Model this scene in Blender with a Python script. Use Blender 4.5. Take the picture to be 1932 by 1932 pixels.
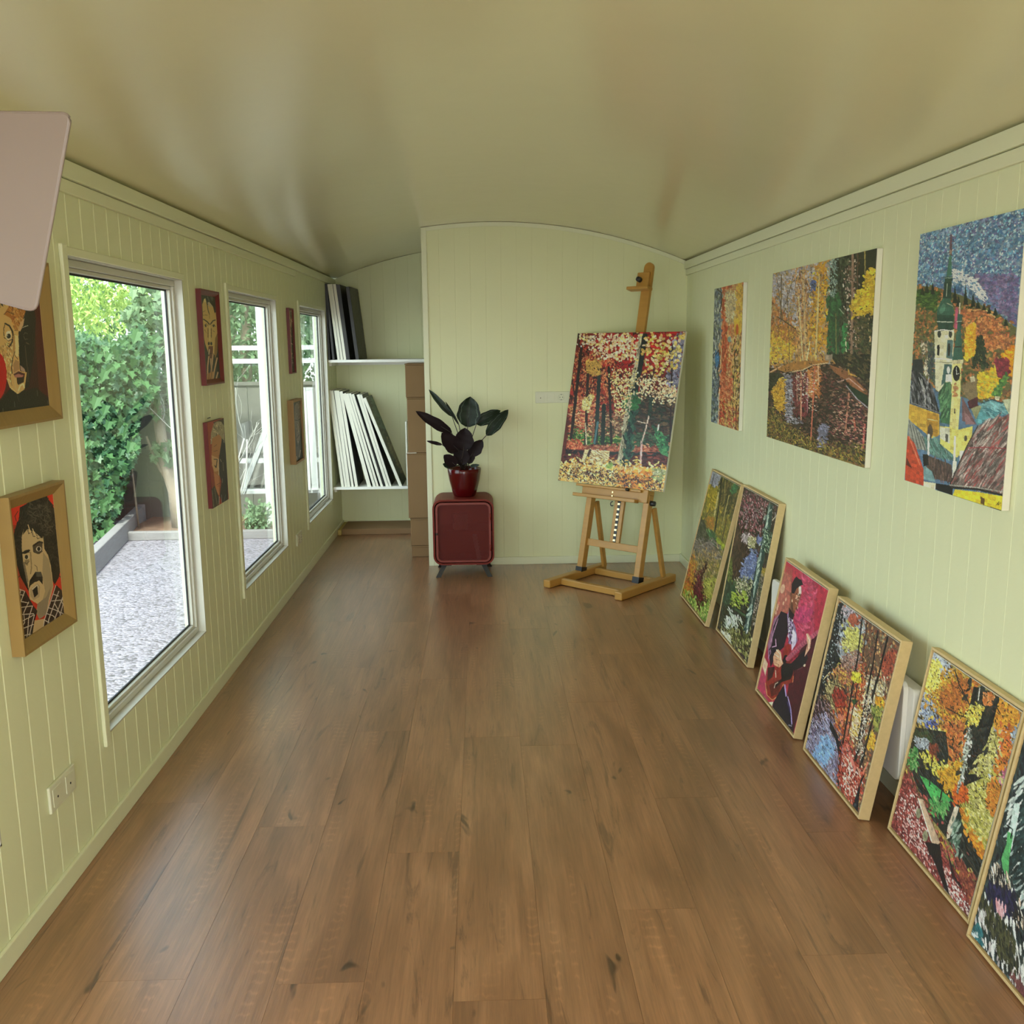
import bpy, math, random
import numpy as np
from mathutils import Vector, Matrix

for o in list(bpy.data.objects): bpy.data.objects.remove(o)
SC = bpy.context.scene
COL = SC.collection
# ---------------------------------------------------------------- camera
CAMR = Vector((0.99949, -0.03192, -0.00912)); CAMU = Vector((0.01497, 0.17580, 0.98431)); CAMF = Vector((0.0301, 0.98394, -0.17618))
_f, _p, _y, _r = 1767.865, 0.17693, 0.03055, -0.00956
def _cam():
    cy, sy, cp, sp = math.cos(_y), math.sin(_y), math.cos(_p), math.sin(_p)
    fw = Vector((sy*cp, cy*cp, -sp)); r = Vector((cy, -sy, 0)); u = r.cross(fw)
    cr, sr = math.cos(_r), math.sin(_r)
    return cr*r + sr*u, -sr*r + cr*u, fw
CAMR, CAMU, CAMF = _cam()
EYE = Vector((0, 0, 1.535))
cd = bpy.data.cameras.new('camera'); cam = bpy.data.objects.new('camera', cd); COL.objects.link(cam)
cd.sensor_width = 36; cd.lens = _f/1932*36; cd.clip_start = 0.05; cd.clip_end = 200
M3 = Matrix((CAMR, CAMU, -CAMF)).transposed().to_4x4(); M3.translation = EYE; cam.matrix_world = M3
SC.camera = cam
def ray(x, y): return CAMF + CAMR*((x-966)/_f) + CAMU*((966-y)/_f)
def at(x, y, Y):
    d = ray(x, y); return EYE + d*(Y/d.y)
def atX(x, y, X):
    d = ray(x, y); return EYE + d*(X/d.x)
def atZ(x, y, Z):
    d = ray(x, y); return EYE + d*((Z-EYE.z)/d.z)
# ---------------------------------------------------------------- light, exposure
SC.view_settings.view_transform = 'Standard'; SC.view_settings.look = 'None'
SC.view_settings.gamma = 1; SC.view_settings.use_curve_mapping = False
SC.view_settings.exposure = 1.88
w = bpy.data.worlds.new('sky'); SC.world = w; w.use_nodes = True
nt = w.node_tree; nt.nodes.clear()
sky = nt.nodes.new('ShaderNodeTexSky'); sky.sky_type = 'HOSEK_WILKIE'; sky.turbidity = 5; sky.ground_albedo = 0.3
sky.sun_direction = Vector((0.1, -0.7, 0.9)).normalized()
hs = nt.nodes.new('ShaderNodeHueSaturation'); hs.inputs['Saturation'].default_value = 0.4
bg = nt.nodes.new('ShaderNodeBackground'); bg.inputs['Strength'].default_value = SKY = 7.5
wo = nt.nodes.new('ShaderNodeOutputWorld')
nt.links.new(sky.outputs[0], hs.inputs['Color']); nt.links.new(hs.outputs[0], bg.inputs[0]); nt.links.new(bg.outputs[0], wo.inputs[0])
sl = bpy.data.lights.new('sun', 'SUN'); sl.energy = 4.0; sl.angle = math.radians(6); sl.color = (1, .95, .84)
so = bpy.data.objects.new('sun', sl); COL.objects.link(so)
so.rotation_euler = Vector((0.08, -0.75, 1.0)).to_track_quat('Z', 'Y').to_euler()
# fill lamp added behind the camera, unseen, to brighten the room
for i, yy in enumerate((-0.3,)):
    ld = bpy.data.lights.new('rear_fill_light', 'AREA'); ld.shape = 'DISK'; ld.size = 0.4; ld.energy = 5; ld.color = (1, .96, .82)
    lo = bpy.data.objects.new('rear_fill_light', ld); COL.objects.link(lo); lo.location = (0.25, yy, 2.2)

# ---------------------------------------------------------------- helpers
def mat(name, col, rough=0.5, spec=0.5, bump=0, bscale=40, var=0, vscale=5, metal=0, coat=0, stretch=None, trans=0):
    m = bpy.data.materials.new(name); m.use_nodes = True; t = m.node_tree; b = t.nodes['Principled BSDF']
    b.inputs['Base Color'].default_value = (*col, 1); b.inputs['Roughness'].default_value = rough
    b.inputs['Specular IOR Level'].default_value = spec; b.inputs['Metallic'].default_value = metal
    b.inputs['Coat Weight'].default_value = coat
    tc = t.nodes.new('ShaderNodeTexCoord'); mp = t.nodes.new('ShaderNodeMapping'); t.links.new(tc.outputs['Object'], mp.inputs[0])
    if stretch: mp.inputs['Scale'].default_value = stretch
    n = t.nodes.new('ShaderNodeTexNoise'); n.inputs['Scale'].default_value = vscale; n.inputs['Detail'].default_value = 6
    t.links.new(mp.outputs[0], n.inputs['Vector'])
    if var:
        mx = t.nodes.new('ShaderNodeMix'); mx.data_type = 'RGBA'
        mx.inputs['A'].default_value = (*[c*(1-var) for c in col], 1); mx.inputs['B'].default_value = (*[min(1, c*(1+var)) for c in col], 1)
        t.links.new(n.outputs[0], mx.inputs['Factor']); t.links.new(mx.outputs['Result'], b.inputs['Base Color'])
    if bump:
        n2 = t.nodes.new('ShaderNodeTexNoise'); n2.inputs['Scale'].default_value = bscale; n2.inputs['Detail'].default_value = 4
        t.links.new(mp.outputs[0], n2.inputs['Vector'])
        bu = t.nodes.new('ShaderNodeBump'); bu.inputs['Strength'].default_value = bump; bu.inputs['Distance'].default_value = 0.01
        t.links.new(n2.outputs[0], bu.inputs['Height']); t.links.new(bu.outputs[0], b.inputs['Normal'])
    if trans: b.inputs['Transmission Weight'].default_value = trans
    return m

def tag(o, label=None, cat=None, group=None, kind=None):
    if label: o['label'] = label
    if cat: o['category'] = cat
    if group: o['group'] = group
    if kind: o['kind'] = kind
    return o
def empty(name, loc, label=None, cat=None, group=None, kind=None):
    o = bpy.data.objects.new(name, None); COL.objects.link(o); o.location = loc; o.empty_display_size = .05
    bpy.context.view_layer.update() if False else None
    return tag(o, label, cat, group, kind)
def wloc(o):
    v = Vector((0, 0, 0))
    while o: v = v + o.location; o = o.parent
    return v
class MB:
    """collects geometry given in world coordinates, builds ONE mesh object"""
    def __init__(s): s.v = []; s.f = []
    def add(s, vs, fs):
        k = len(s.v); s.v += [tuple(v) for v in vs]; s.f += [tuple(i+k for i in f) for f in fs]; return s
    def box(s, a, b):
        x0, y0, z0 = a; x1, y1, z1 = b
        return s.add([(x0,y0,z0),(x1,y0,z0),(x1,y1,z0),(x0,y1,z0),(x0,y0,z1),(x1,y0,z1),(x1,y1,z1),(x0,y1,z1)],
                     [(0,3,2,1),(4,5,6,7),(0,1,5,4),(1,2,6,5),(2,3,7,6),(3,0,4,7)])
    def obox(s, o, X, Y, Z):
        """oriented box: corner o and three edge vectors"""
        o, X, Y, Z = Vector(o), Vector(X), Vector(Y), Vector(Z)
        c = [o, o+X, o+X+Y, o+Y, o+Z, o+X+Z, o+X+Y+Z, o+Y+Z]
        f = [(0,3,2,1),(4,5,6,7),(0,1,5,4),(1,2,6,5),(2,3,7,6),(3,0,4,7)]
        if X.cross(Y).dot(Z) < 0: f = [t[::-1] for t in f]
        return s.add(c, f)
    def bar(s, a, b, w, d, side=(1, 0, 0)):
        a, b = Vector(a), Vector(b); z = b-a; x = Vector(side); x = (x - z*(x.dot(z)/z.dot(z))).normalized(); y = z.cross(x).normalized()
        return s.obox(a - x*w/2 - y*d/2, x*w, y*d, z)
    def tube(s, pts, r, n=8, caps=True):
        pts = [Vector(p) for p in pts]; rs = r if isinstance(r, (list, tuple)) else [r]*len(pts); k = len(s.v); N = len(pts)
        for i, p in enumerate(pts):
            d = (pts[min(i+1, N-1)] - pts[max(i-1, 0)]).normalized()
            u = d.cross(Vector((0, 0, 1)));  u = u.normalized() if u.length > 1e-3 else Vector((1, 0, 0)); v = d.cross(u)
            for j in range(n):
                t = 2*math.pi*j/n; s.v.append(tuple(p + (u*math.cos(t) + v*math.sin(t))*rs[i]))
        for i in range(N-1):
            for j in range(n):
                a = k+i*n+j; b = k+i*n+(j+1) % n; s.f.append((a, a+n, b+n, b))
        if caps: s.f.append(tuple(k+j for j in range(n))); s.f.append(tuple(k+(N-1)*n+j for j in range(n))[::-1])
        return s
    def lathe(s, c, prof, n=32):
        k = len(s.v)
        for r, z in prof:
            for j in range(n):
                t = 2*math.pi*j/n; s.v.append((c[0]+r*math.cos(t), c[1]+r*math.sin(t), c[2]+z))
        for i in range(len(prof)-1):
            for j in range(n):
                a = k+i*n+j; b = k+i*n+(j+1) % n; s.f.append((a, b, b+n, a+n))
        return s
    def prism(s, pts, d):
        """closed outline pts (3D) extruded by vector d"""
        pts = [Vector(p) for p in pts]; d = Vector(d); n = len(pts)
        return s.add(pts + [p+d for p in pts], [tuple(range(n))[::-1], tuple(range(n, 2*n))] + [(i, (i+1) % n, (i+1) % n+n, i+n) for i in range(n)])
    def build(s, name, m, parent=None, smooth=False, bevel=0, seg=2, **kw):
        me = bpy.data.meshes.new(name); o = bpy.data.objects.new(name, me); COL.objects.link(o)
        off = wloc(parent) if parent else Vector((0, 0, 0))
        if not parent and s.v:
            a = np.array(s.v); off = Vector(((a[:,0].min()+a[:,0].max())/2, (a[:,1].min()+a[:,1].max())/2, a[:,2].min())); o.location = off
        me.from_pydata([(x-off.x, y-off.y, z-off.z) for x, y, z in s.v], [], s.f); me.materials.append(m)
        if parent: o.parent = parent
        if smooth: me.polygons.foreach_set('use_smooth', [True]*len(me.polygons))
        if bevel:
            b = o.modifiers.new('bevel', 'BEVEL'); b.width = bevel; b.segments = seg; b.limit_method = 'ANGLE'; b.angle_limit = math.radians(40)
        me.update(); return tag(o, **kw)

XL, XR, YB, YA = -1.2177, 1.4009, 6.477, 8.0      # side walls, partition, alcove back wall
HW = 2.075; CX = (XL+XR)/2; RISE = .265; RC = ((XR-XL)**2/4 + RISE**2)/(2*RISE)
def arc(x): return HW + RISE - RC + math.sqrt(RC*RC - (x-CX)**2)

# ---------------------------------------------------------------- materials
def wallmat(name, col):
    return mat(name, col, rough=.38, spec=.4, bump=.04, bscale=60, var=.03, vscale=2)
M = {}
M['wall'] = wallmat('cream_wall_paint', (.765, .785, .515))
M['wall2'] = wallmat('cream_wall_paint_far_light', (.765, .775, .47))  # same cream paint; yellower light at the far end put into the colour
M['trim'] = mat('cream_trim_paint', (.78, .795, .55), rough=.32)
M['white'] = mat('white_window_lacquer', (.61, .60, .52), rough=.25)
M['ceil'] = mat('satin_ceiling_paint', (.74, .70, .44), rough=.2, spec=.5, bump=.5, bscale=1.1, var=.04, vscale=1)
M['gasket'] = mat('black_rubber', (.015, .015, .015), rough=.6)
M['socket'] = mat('white_plastic', (.70, .70, .52), rough=.3)
M['hole'] = mat('dark_hole', (.02, .018, .012), rough=.8)
M['gold'] = mat('gold_wood_frame', (.32, .20, .06), rough=.4, spec=.6, var=.15, vscale=8, stretch=(1, 12, 1))
M['redframe'] = mat('dark_red_frame_lacquer', (.15, .012, .012), rough=.35, var=.1)
M['oak'] = mat('pale_wood_frame', (.66, .49, .24), rough=.55, var=.12, vscale=6, stretch=(10, 1, 10), bump=.05)
M['brownwood'] = mat('brown_wood_frame', (.36, .20, .07), rough=.5, var=.15, vscale=8, stretch=(10, 10, 1))
M['beech'] = mat('varnished_beech', (.50, .26, .055), rough=.38, var=.14, vscale=7, stretch=(1, 1, 6))
M['canvas'] = mat('white_canvas_edge', (.82, .80, .68), rough=.75, bump=.1, bscale=300)
M['black'] = mat('black_steel', (.015, .014, .013), rough=.4)
M['knob'] = mat('black_plastic_knob', (.02, .02, .02), rough=.3)
M['brass'] = mat('brass', (.75, .6, .3), rough=.3, metal=1)
M['card'] = mat('brown_cardboard', (.28, .17, .08), rough=.85, var=.08, bump=.05, bscale=80)
M['shelf'] = mat('white_shelf', (.84, .83, .76), rough=.35)
M['redmetal'] = mat('red_lacquered_metal', (.17, .020, .011), rough=.45, spec=.18, var=.06)
M['redrim'] = mat('bright_red_lacquer', (.19, .028, .016), rough=.38, spec=.3)
M['glaze'] = mat('dark_red_glaze', (.075, .002, .003), rough=.14, spec=.45)
M['soil'] = mat('potting_soil', (.02, .014, .01), rough=1, bump=.6)
M['heater'] = mat('white_enamel', (.82, .80, .74), rough=.3)
M['panel'] = mat('pearly_plastic', (.25, .195, .175), rough=.28, spec=.5, var=.05, vscale=3, bump=.1, bscale=3)
def glass():
    m = bpy.data.materials.new('window_glass'); m.use_nodes = True; t = m.node_tree; t.nodes.clear()
    o = t.nodes.new('ShaderNodeOutputMaterial'); mx = t.nodes.new('ShaderNodeMixShader'); tr = t.nodes.new('ShaderNodeBsdfTransparent')
    tr.inputs[0].default_value = (.90, .96, .93, 1); g = t.nodes.new('ShaderNodeBsdfGlossy'); g.inputs['Roughness'].default_value = .01
    lw = t.nodes.new('ShaderNodeLayerWeight'); lw.inputs[0].default_value = .5
    pw = t.nodes.new('ShaderNodeMath'); pw.operation = 'POWER'; pw.inputs[1].default_value = 5; t.links.new(lw.outputs['Facing'], pw.inputs[0])
    fr = t.nodes.new('ShaderNodeMath'); fr.operation = 'MULTIPLY_ADD'; fr.inputs[1].default_value = .9; fr.inputs[2].default_value = .04; t.links.new(pw.outputs[0], fr.inputs[0])
    t.links.new(fr.outputs[0], mx.inputs[0]); t.links.new(tr.outputs[0], mx.inputs[1]); t.links.new(g.outputs[0], mx.inputs[2]); t.links.new(mx.outputs[0], o.inputs[0])
    return m
M['glass'] = glass()
def floormat():
    m = bpy.data.materials.new('brown_oak_vinyl'); m.use_nodes = True; t = m.node_tree; N = t.nodes; L = t.links; b = N['Principled BSDF']
    tc = N.new('ShaderNodeTexCoord'); oi = N.new('ShaderNodeObjectInfo')
    off = N.new('ShaderNodeVectorMath'); off.operation = 'SCALE'; cmb = N.new('ShaderNodeCombineXYZ')
    for i in range(3): L.new(oi.outputs['Random'], cmb.inputs[i])
    L.new(cmb.outputs[0], off.inputs[0]); off.inputs['Scale'].default_value = 37.0
    ad = N.new('ShaderNodeVectorMath'); ad.operation = 'ADD'; L.new(tc.outputs['Object'], ad.inputs[0]); L.new(off.outputs[0], ad.inputs[1])
    def noise(scale, st, detail=6, rough=.6, dist=0):
        mp = N.new('ShaderNodeMapping'); mp.inputs['Scale'].default_value = st; L.new(ad.outputs[0], mp.inputs[0])
        n = N.new('ShaderNodeTexNoise'); n.inputs['Scale'].default_value = scale; n.inputs['Detail'].default_value = detail
        n.inputs['Roughness'].default_value = rough; n.inputs['Distortion'].default_value = dist; L.new(mp.outputs[0], n.inputs['Vector']); return n
    broad = noise(5, (1.8, .3, 1), 3, .5, .6); grain = noise(150, (1, .035, 1), 4, .75); mid = noise(34, (1, .06, 1), 5, .7, .4)
    streak = noise(15, (1, .09, 1), 5, .7, 1.6); knot = noise(10, (1, .45, 1), 2, .5, .8); patch = noise(2.2, (11, 1, 1), 1, .4)
    cr = N.new('ShaderNodeValToRGB'); L.new(broad.outputs[0], cr.inputs[0])
    e = cr.color_ramp.elements; e[0].position = .3; e[0].color = (.235, .106, .046, 1); e[1].position = .7; e[1].color = (.375, .185, .088, 1)
    e2 = cr.color_ramp.elements.new(.5); e2.color = (.31, .145, .066, 1)
    def mul(c, n, lo, hi, p0, p1):
        r = N.new('ShaderNodeMapRange'); r.inputs['From Min'].default_value = p0; r.inputs['From Max'].default_value = p1
        r.inputs['To Min'].default_value = lo; r.inputs['To Max'].default_value = hi; L.new(n, r.inputs['Value'])
        mx = N.new('ShaderNodeMix'); mx.data_type = 'RGBA'; mx.blend_type = 'MULTIPLY'; mx.inputs['Factor'].default_value = 1
        L.new(c, mx.inputs['A']); L.new(r.outputs[0], mx.inputs['B']); return mx.outputs['Result']
    c = mul(cr.outputs[0], grain.outputs[0], .80, 1.2, .3, .7)
    c = mul(c, mid.outputs[0], .84, 1.12, .35, .65)
    c = mul(c, streak.outputs[0], .55, 1.0, .33, .42)
    c = mul(c, knot.outputs[0], .30, 1.0, .25, .29)
    c = mul(c, oi.outputs['Random'], .93, 1.05, 0, 1)
    # cathedral grain: pale thin arches in patches
    mp = N.new('ShaderNodeMapping'); mp.inputs['Scale'].default_value = (22, 2.6, 1); L.new(ad.outputs[0], mp.inputs[0])
    wv = N.new('ShaderNodeTexWave'); wv.wave_type = 'RINGS'; wv.inputs['Scale'].default_value = 3.4; wv.inputs['Distortion'].default_value = 4; wv.inputs['Detail'].default_value = 2; wv.inputs['Detail Scale'].default_value = .8
    L.new(mp.outputs[0], wv.inputs['Vector'])
    pm_ = N.new('ShaderNodeMapRange'); pm_.inputs['From Min'].default_value = .60; pm_.inputs['From Max'].default_value = .68; L.new(patch.outputs[0], pm_.inputs['Value'])
    pw = N.new('ShaderNodeMath'); pw.operation = 'POWER'; pw.inputs[1].default_value = 5; L.new(wv.outputs['Fac'], pw.inputs[0])
    pp = N.new('ShaderNodeMath'); pp.operation = 'MULTIPLY'; L.new(pw.outputs[0], pp.inputs[0]); L.new(pm_.outputs[0], pp.inputs[1])
    c = mul(c, pp.outputs[0], 1.0, 1.28, 0, 1)
    L.new(c, b.inputs['Base Color']); b.inputs['Roughness'].default_value = .34; b.inputs['Specular IOR Level'].default_value = .8; b.inputs['Coat Weight'].default_value = .8; b.inputs['Coat Roughness'].default_value = .3
    bu = N.new('ShaderNodeBump'); bu.inputs['Strength'].default_value = .25; bu.inputs['Distance'].default_value = .002; L.new(grain.outputs[0], bu.inputs['Height']); L.new(bu.outputs[0], b.inputs['Normal'])
    return m
M['floor'] = floormat()

# ---------------------------------------------------------------- floor: planks along the room
fl = MB().box((XL-.02, -1.2, -.06), (XR+.02, YA+.1, -.004)).build('floor', M['brownwood'], kind='structure')
joints = {-6: .9, -5: 1.5, -4: 2.1, -3: 1.32, -2: .55, -1: 1.14, 0: .47, 1: 1.9, 2: .815, 3: 1.45, 4: .6, 5: 1.2, 6: .3}
for k in range(-6, 7):
    x0 = -.09 + .22*k; x1 = x0 + .22
    x0 = max(x0, XL); x1 = min(x1, XR)
    if x1 - x0 < .01: continue
    y = joints.get(k, .5) - 1.52
    while y < YA:
        a, b_ = max(y, .2), min(y+1.52, YA)
        if b_ - a > .02:
            MB().box((x0+.0003, a+.0003, -.004), (x1-.0003, b_-.0003, 0)).build('floor_plank', M['floor'], fl)
        y += 1.52
MB().box((XL, -1.2, -.004), (XR, .2, 0)).build('floor_plank', M['floor'], fl)

# ---------------------------------------------------------------- walls
WIN = [(1.066, 2.202), (2.84, 3.976), (4.606, 5.742), (6.39, 7.527)]
WZ0, WZ1 = .312, 1.81
def core(name, segs, kind='structure'):
    m = MB()
    for a, b in segs: m.box(a, b)
    return m.build(name, M['wall'], kind=kind)
segs = []; prev = -1.2
T = .012                                     # board thickness; cores lie behind the boards
for a, b in WIN:
    segs.append(((XL-.09, prev, -.1), (XL-T, a, 2.2)))
    segs.append(((XL-.09, a, -.1), (XL-T, b, WZ0))); segs.append(((XL-.09, a, WZ1), (XL-T, b, 2.2))); prev = b
segs.append(((XL-.09, prev, -.1), (XL-T, YA, 2.2)))
wl = core('wall_left', segs)
wr = core('wall_right', [((XR+T, -1.2, -.1), (XR+.1, YA, 2.2))])
wb = MB().prism([(x, YA, 0 if i < 2 else arc(x)) for i, x in enumerate([XL, XR]+[XR+(XL-XR)*j/12 for j in range(13)])], (0, .08, 0)).build('wall_back', M['wall2'], kind='structure')
PX0 = -.385
wp = MB().prism([(PX0, YB+T, 0), (XR, YB+T, 0)] + [(XR+(PX0-XR)*j/12, YB+T, arc(XR+(PX0-XR)*j/12)-.001) for j in range(13)], (0, .06, 0)).build('wall_partition', M['wall2'], kind='structure')
# rear wall behind the camera, unseen; its opening is sized for the daylight let in
wq = MB().box((XL, -1.3, 0), (-1.0, -1.2, 2.07)).box((.3, -1.3, 0), (XR, -1.2, 2.07)).box((-1.0, -1.3, 2.03), (.3, -1.2, 2.07)).build('wall_rear', M['wall'], kind='structure')
def vboard(parent, axis, c, a, b, z0, za, zb, ga=True, gb=True, out=1, g=.0035, d=.0035):
    """one tongue-and-groove board: face at plane c, from a to b, z0 up to za/zb, chamfered at grooves"""
    ia, ib = a+(g if ga else 0), b-(g if gb else 0)
    prof = [(a, -T), (a, -d if ga else 0), (ia, 0), (ib, 0), (b, -d if gb else 0), (b, -T)]
    vs = []
    for z in (0, 1):
        for t, dep in prof:
            zz = z0 if not z else za+(zb-za)*(t-a)/(b-a)
            vs.append((c+out*dep, t, zz) if axis == 0 else (t, c+out*dep, zz))
    n = 6; fs = [(i, i+1, i+1+n, i+n) for i in range(n-1)] + [tuple(range(n, 2*n)), tuple(range(n))[::-1]]
    if out*(1 if axis == 0 else -1) > 0: fs = [f[::-1] for f in fs]
    MB().add(vs, fs).build('wall_board', M['wall' if axis == 0 else 'wall2'], parent)
P = .1033
g0 = 2.396 - 19*P
ys = [g0+P*i for i in range(200) if .3 < g0+P*i < YA]
for parent, c, out, wins in ((wl, XL, 1, WIN), (wr, XR, -1, [])):
    br = sorted(set([(y, 1) for y in ys] + [(YA, 1)] + [(v, 0) for w_ in wins for v in w_]))
    for (a, ga), (b, gb) in zip(br, br[1:]):
        mid = (a+b)/2
        if b-a < .002: continue
        if any(w_[0] < mid < w_[1] for w_ in wins):
            vboard(parent, 0, c, a, b, 0, WZ0, WZ0, ga, gb, out); vboard(parent, 0, c, a, b, WZ1, 2.07, 2.07, ga, gb, out)
        else: vboard(parent, 0, c, a, b, 0, 2.07, 2.07, ga, gb, out, *((.0035, .0035) if out > 0 else (.0012, .0010)))
x = PX0
xs = [PX0, -.275] + [-.17+P*i for i in range(20) if -.17+P*i < XR-.03] + [XR]
for a, b in zip(xs, xs[1:]): vboard(wp, 1, YB, a, b, 0, arc(a)-.002, arc(b)-.002, 1, 1, -1, .0011, .0010)
xs = [XL+P*i for i in range(26) if XL+P*i < XR]
for a, b in zip(xs, xs[1:]): vboard(wb, 1, YA-T, a, b, 0, arc(a)-.002, arc(b)-.002, 1, 1, -1, .0011, .0010)
# ceiling (barrel)
NA = 40
pts = [(XL-.09+(XR-XL+.19)*j/NA) for j in range(NA+1)]
def arcx(x): return arc(min(max(x, XL), XR)) if XL <= x <= XR else HW
m = MB(); V = []; F = []
for y in (-1.3, 1, 3, 5, 7, YA+.08):
    for x in pts: V.append((x, y, arcx(x)))
nn = NA+1
for i in range(5):
    for j in range(NA): F.append((i*nn+j, (i+1)*nn+j, (i+1)*nn+j+1, i*nn+j+1))
k = len(V); V += [(x, y, z+.08) for x, y, z in V]; F += [tuple(q+k for q in f[::-1]) for f in F]
for i in range(5): F += [(i*nn, i*nn+k, (i+1)*nn+k, (i+1)*nn), (i*nn+NA, (i+1)*nn+NA, (i+1)*nn+NA+k, i*nn+NA+k)]
m.add(V, F).build('ceiling', M['ceil'], kind='structure', smooth=True)
# partition arc trim, corner strip
m = MB()
for j in range(24):
    a = PX0+(XR-PX0)*j/24; b = PX0+(XR-PX0)*(j+1)/24
    m.prism([(a, YB, arc(a)-.028), (b, YB, arc(b)-.028), (b, YB, arc(b)-.002), (a, YB, arc(a)-.002)], (0, -.008, 0))
m.build('trim_1', M['trim'], kind='structure')
MB().box((PX0-.006, YB-.012, 0), (PX0+.03, YB+.075, arc(PX0)-.002)).build('trim_2', M['trim'], kind='structure', bevel=.002)
# crown boards
MB().box((XL, .3, 2.024), (XL+.024, YA-T, HW)).build('trim_3', M['trim'], kind='structure', bevel=.002)
MB().box((XL, .3, 1.984), (XL+.014, 6.33, 2.022)).build('trim_4', M['trim'], kind='structure', bevel=.002)
MB().box((XR-.024, .3, 2.024), (XR, YB, HW)).build('trim_5', M['trim'], kind='structure', bevel=.002)
MB().box((XR-.014, .3, 1.984), (XR, YB, 2.022)).build('trim_6', M['trim'], kind='structure', bevel=.002)
# baseboards
MB().box((XL, .2, 0), (XL+.012, YA-T, .06)).build('baseboard_left', M['trim'], kind='structure', bevel=.003)
MB().box((XR-.012, .2, 0), (XR, YB, .06)).build('baseboard_right', M['trim'], kind='structure', bevel=.003)
MB().box((PX0+.03, YB-.012, 0), (XR-.012, YB, .055)).build('baseboard_partition', M['trim'], kind='structure', bevel=.003)
MB().box((XL, YA-T-.012, 0), (XR, YA-T, .055)).build('baseboard_back', M['trim'], kind='structure', bevel=.003)

# ---------------------------------------------------------------- windows
for i, (a, b) in enumerate(WIN):
    t = empty('window_%d' % (i+1), (XL, (a+b)/2, WZ0), kind='structure')
    rx = XL-.03
    # jamb lining (white reveal)
    m = MB(); e = .006
    m.box((rx-.04, a, WZ0), (XL, b, WZ0+e)); m.box((rx-.04, a, WZ1-e), (XL, b, WZ1)); m.box((rx-.04, a, WZ0), (XL, a+e, WZ1)); m.box((rx-.04, b-e, WZ0), (XL, b, WZ1))
    m.build('jamb', M['white'], t)
    # flat casing on the near side and over the top
    MB().box((XL, a-.002, WZ0-.025), (XL+.012, a+.034, WZ1+.026)).build('casing', M['trim'], t, bevel=.003)
    MB().box((XL, a+.034, WZ1-.004), (XL+.007, b+.004, WZ1+.022)).build('casing', M['trim'], t, bevel=.003)
    def ring(x0, x1, o0, o1, name, mt, bev=.003):
        m = MB(); ya, yb, za, zb = a+o0, b-o0, WZ0+o0, WZ1-o0; w_ = o1-o0
        m.box((x0, ya, za), (x1, yb, za+w_)); m.box((x0, ya, zb-w_), (x1, yb, zb)); m.box((x0, ya, za+w_), (x1, ya+w_, zb-w_)); m.box((x0, yb-w_, za+w_), (x1, yb, zb-w_))
        return m.build(name, mt, t, bevel=bev)
    ring(rx-.04, rx, e, .030, 'frame', M['white'])
    ring(rx-.028, rx-.010, .030, .044, 'glazing_bead', M['white'])
    ring(rx-.030, rx-.024, .0435, .050, 'gasket', M['gasket'], 0)
    MB().box((rx-.033, a+.03, WZ0+.03), (rx-.030, b-.03, WZ1-.03)).build('pane', M['glass'], t)
# ================================================================ objects
EX = Vector((.731, -.683, 0)); EY = Vector((.683, .731, 0)); EZ = Vector((0, 0, 1))
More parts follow.
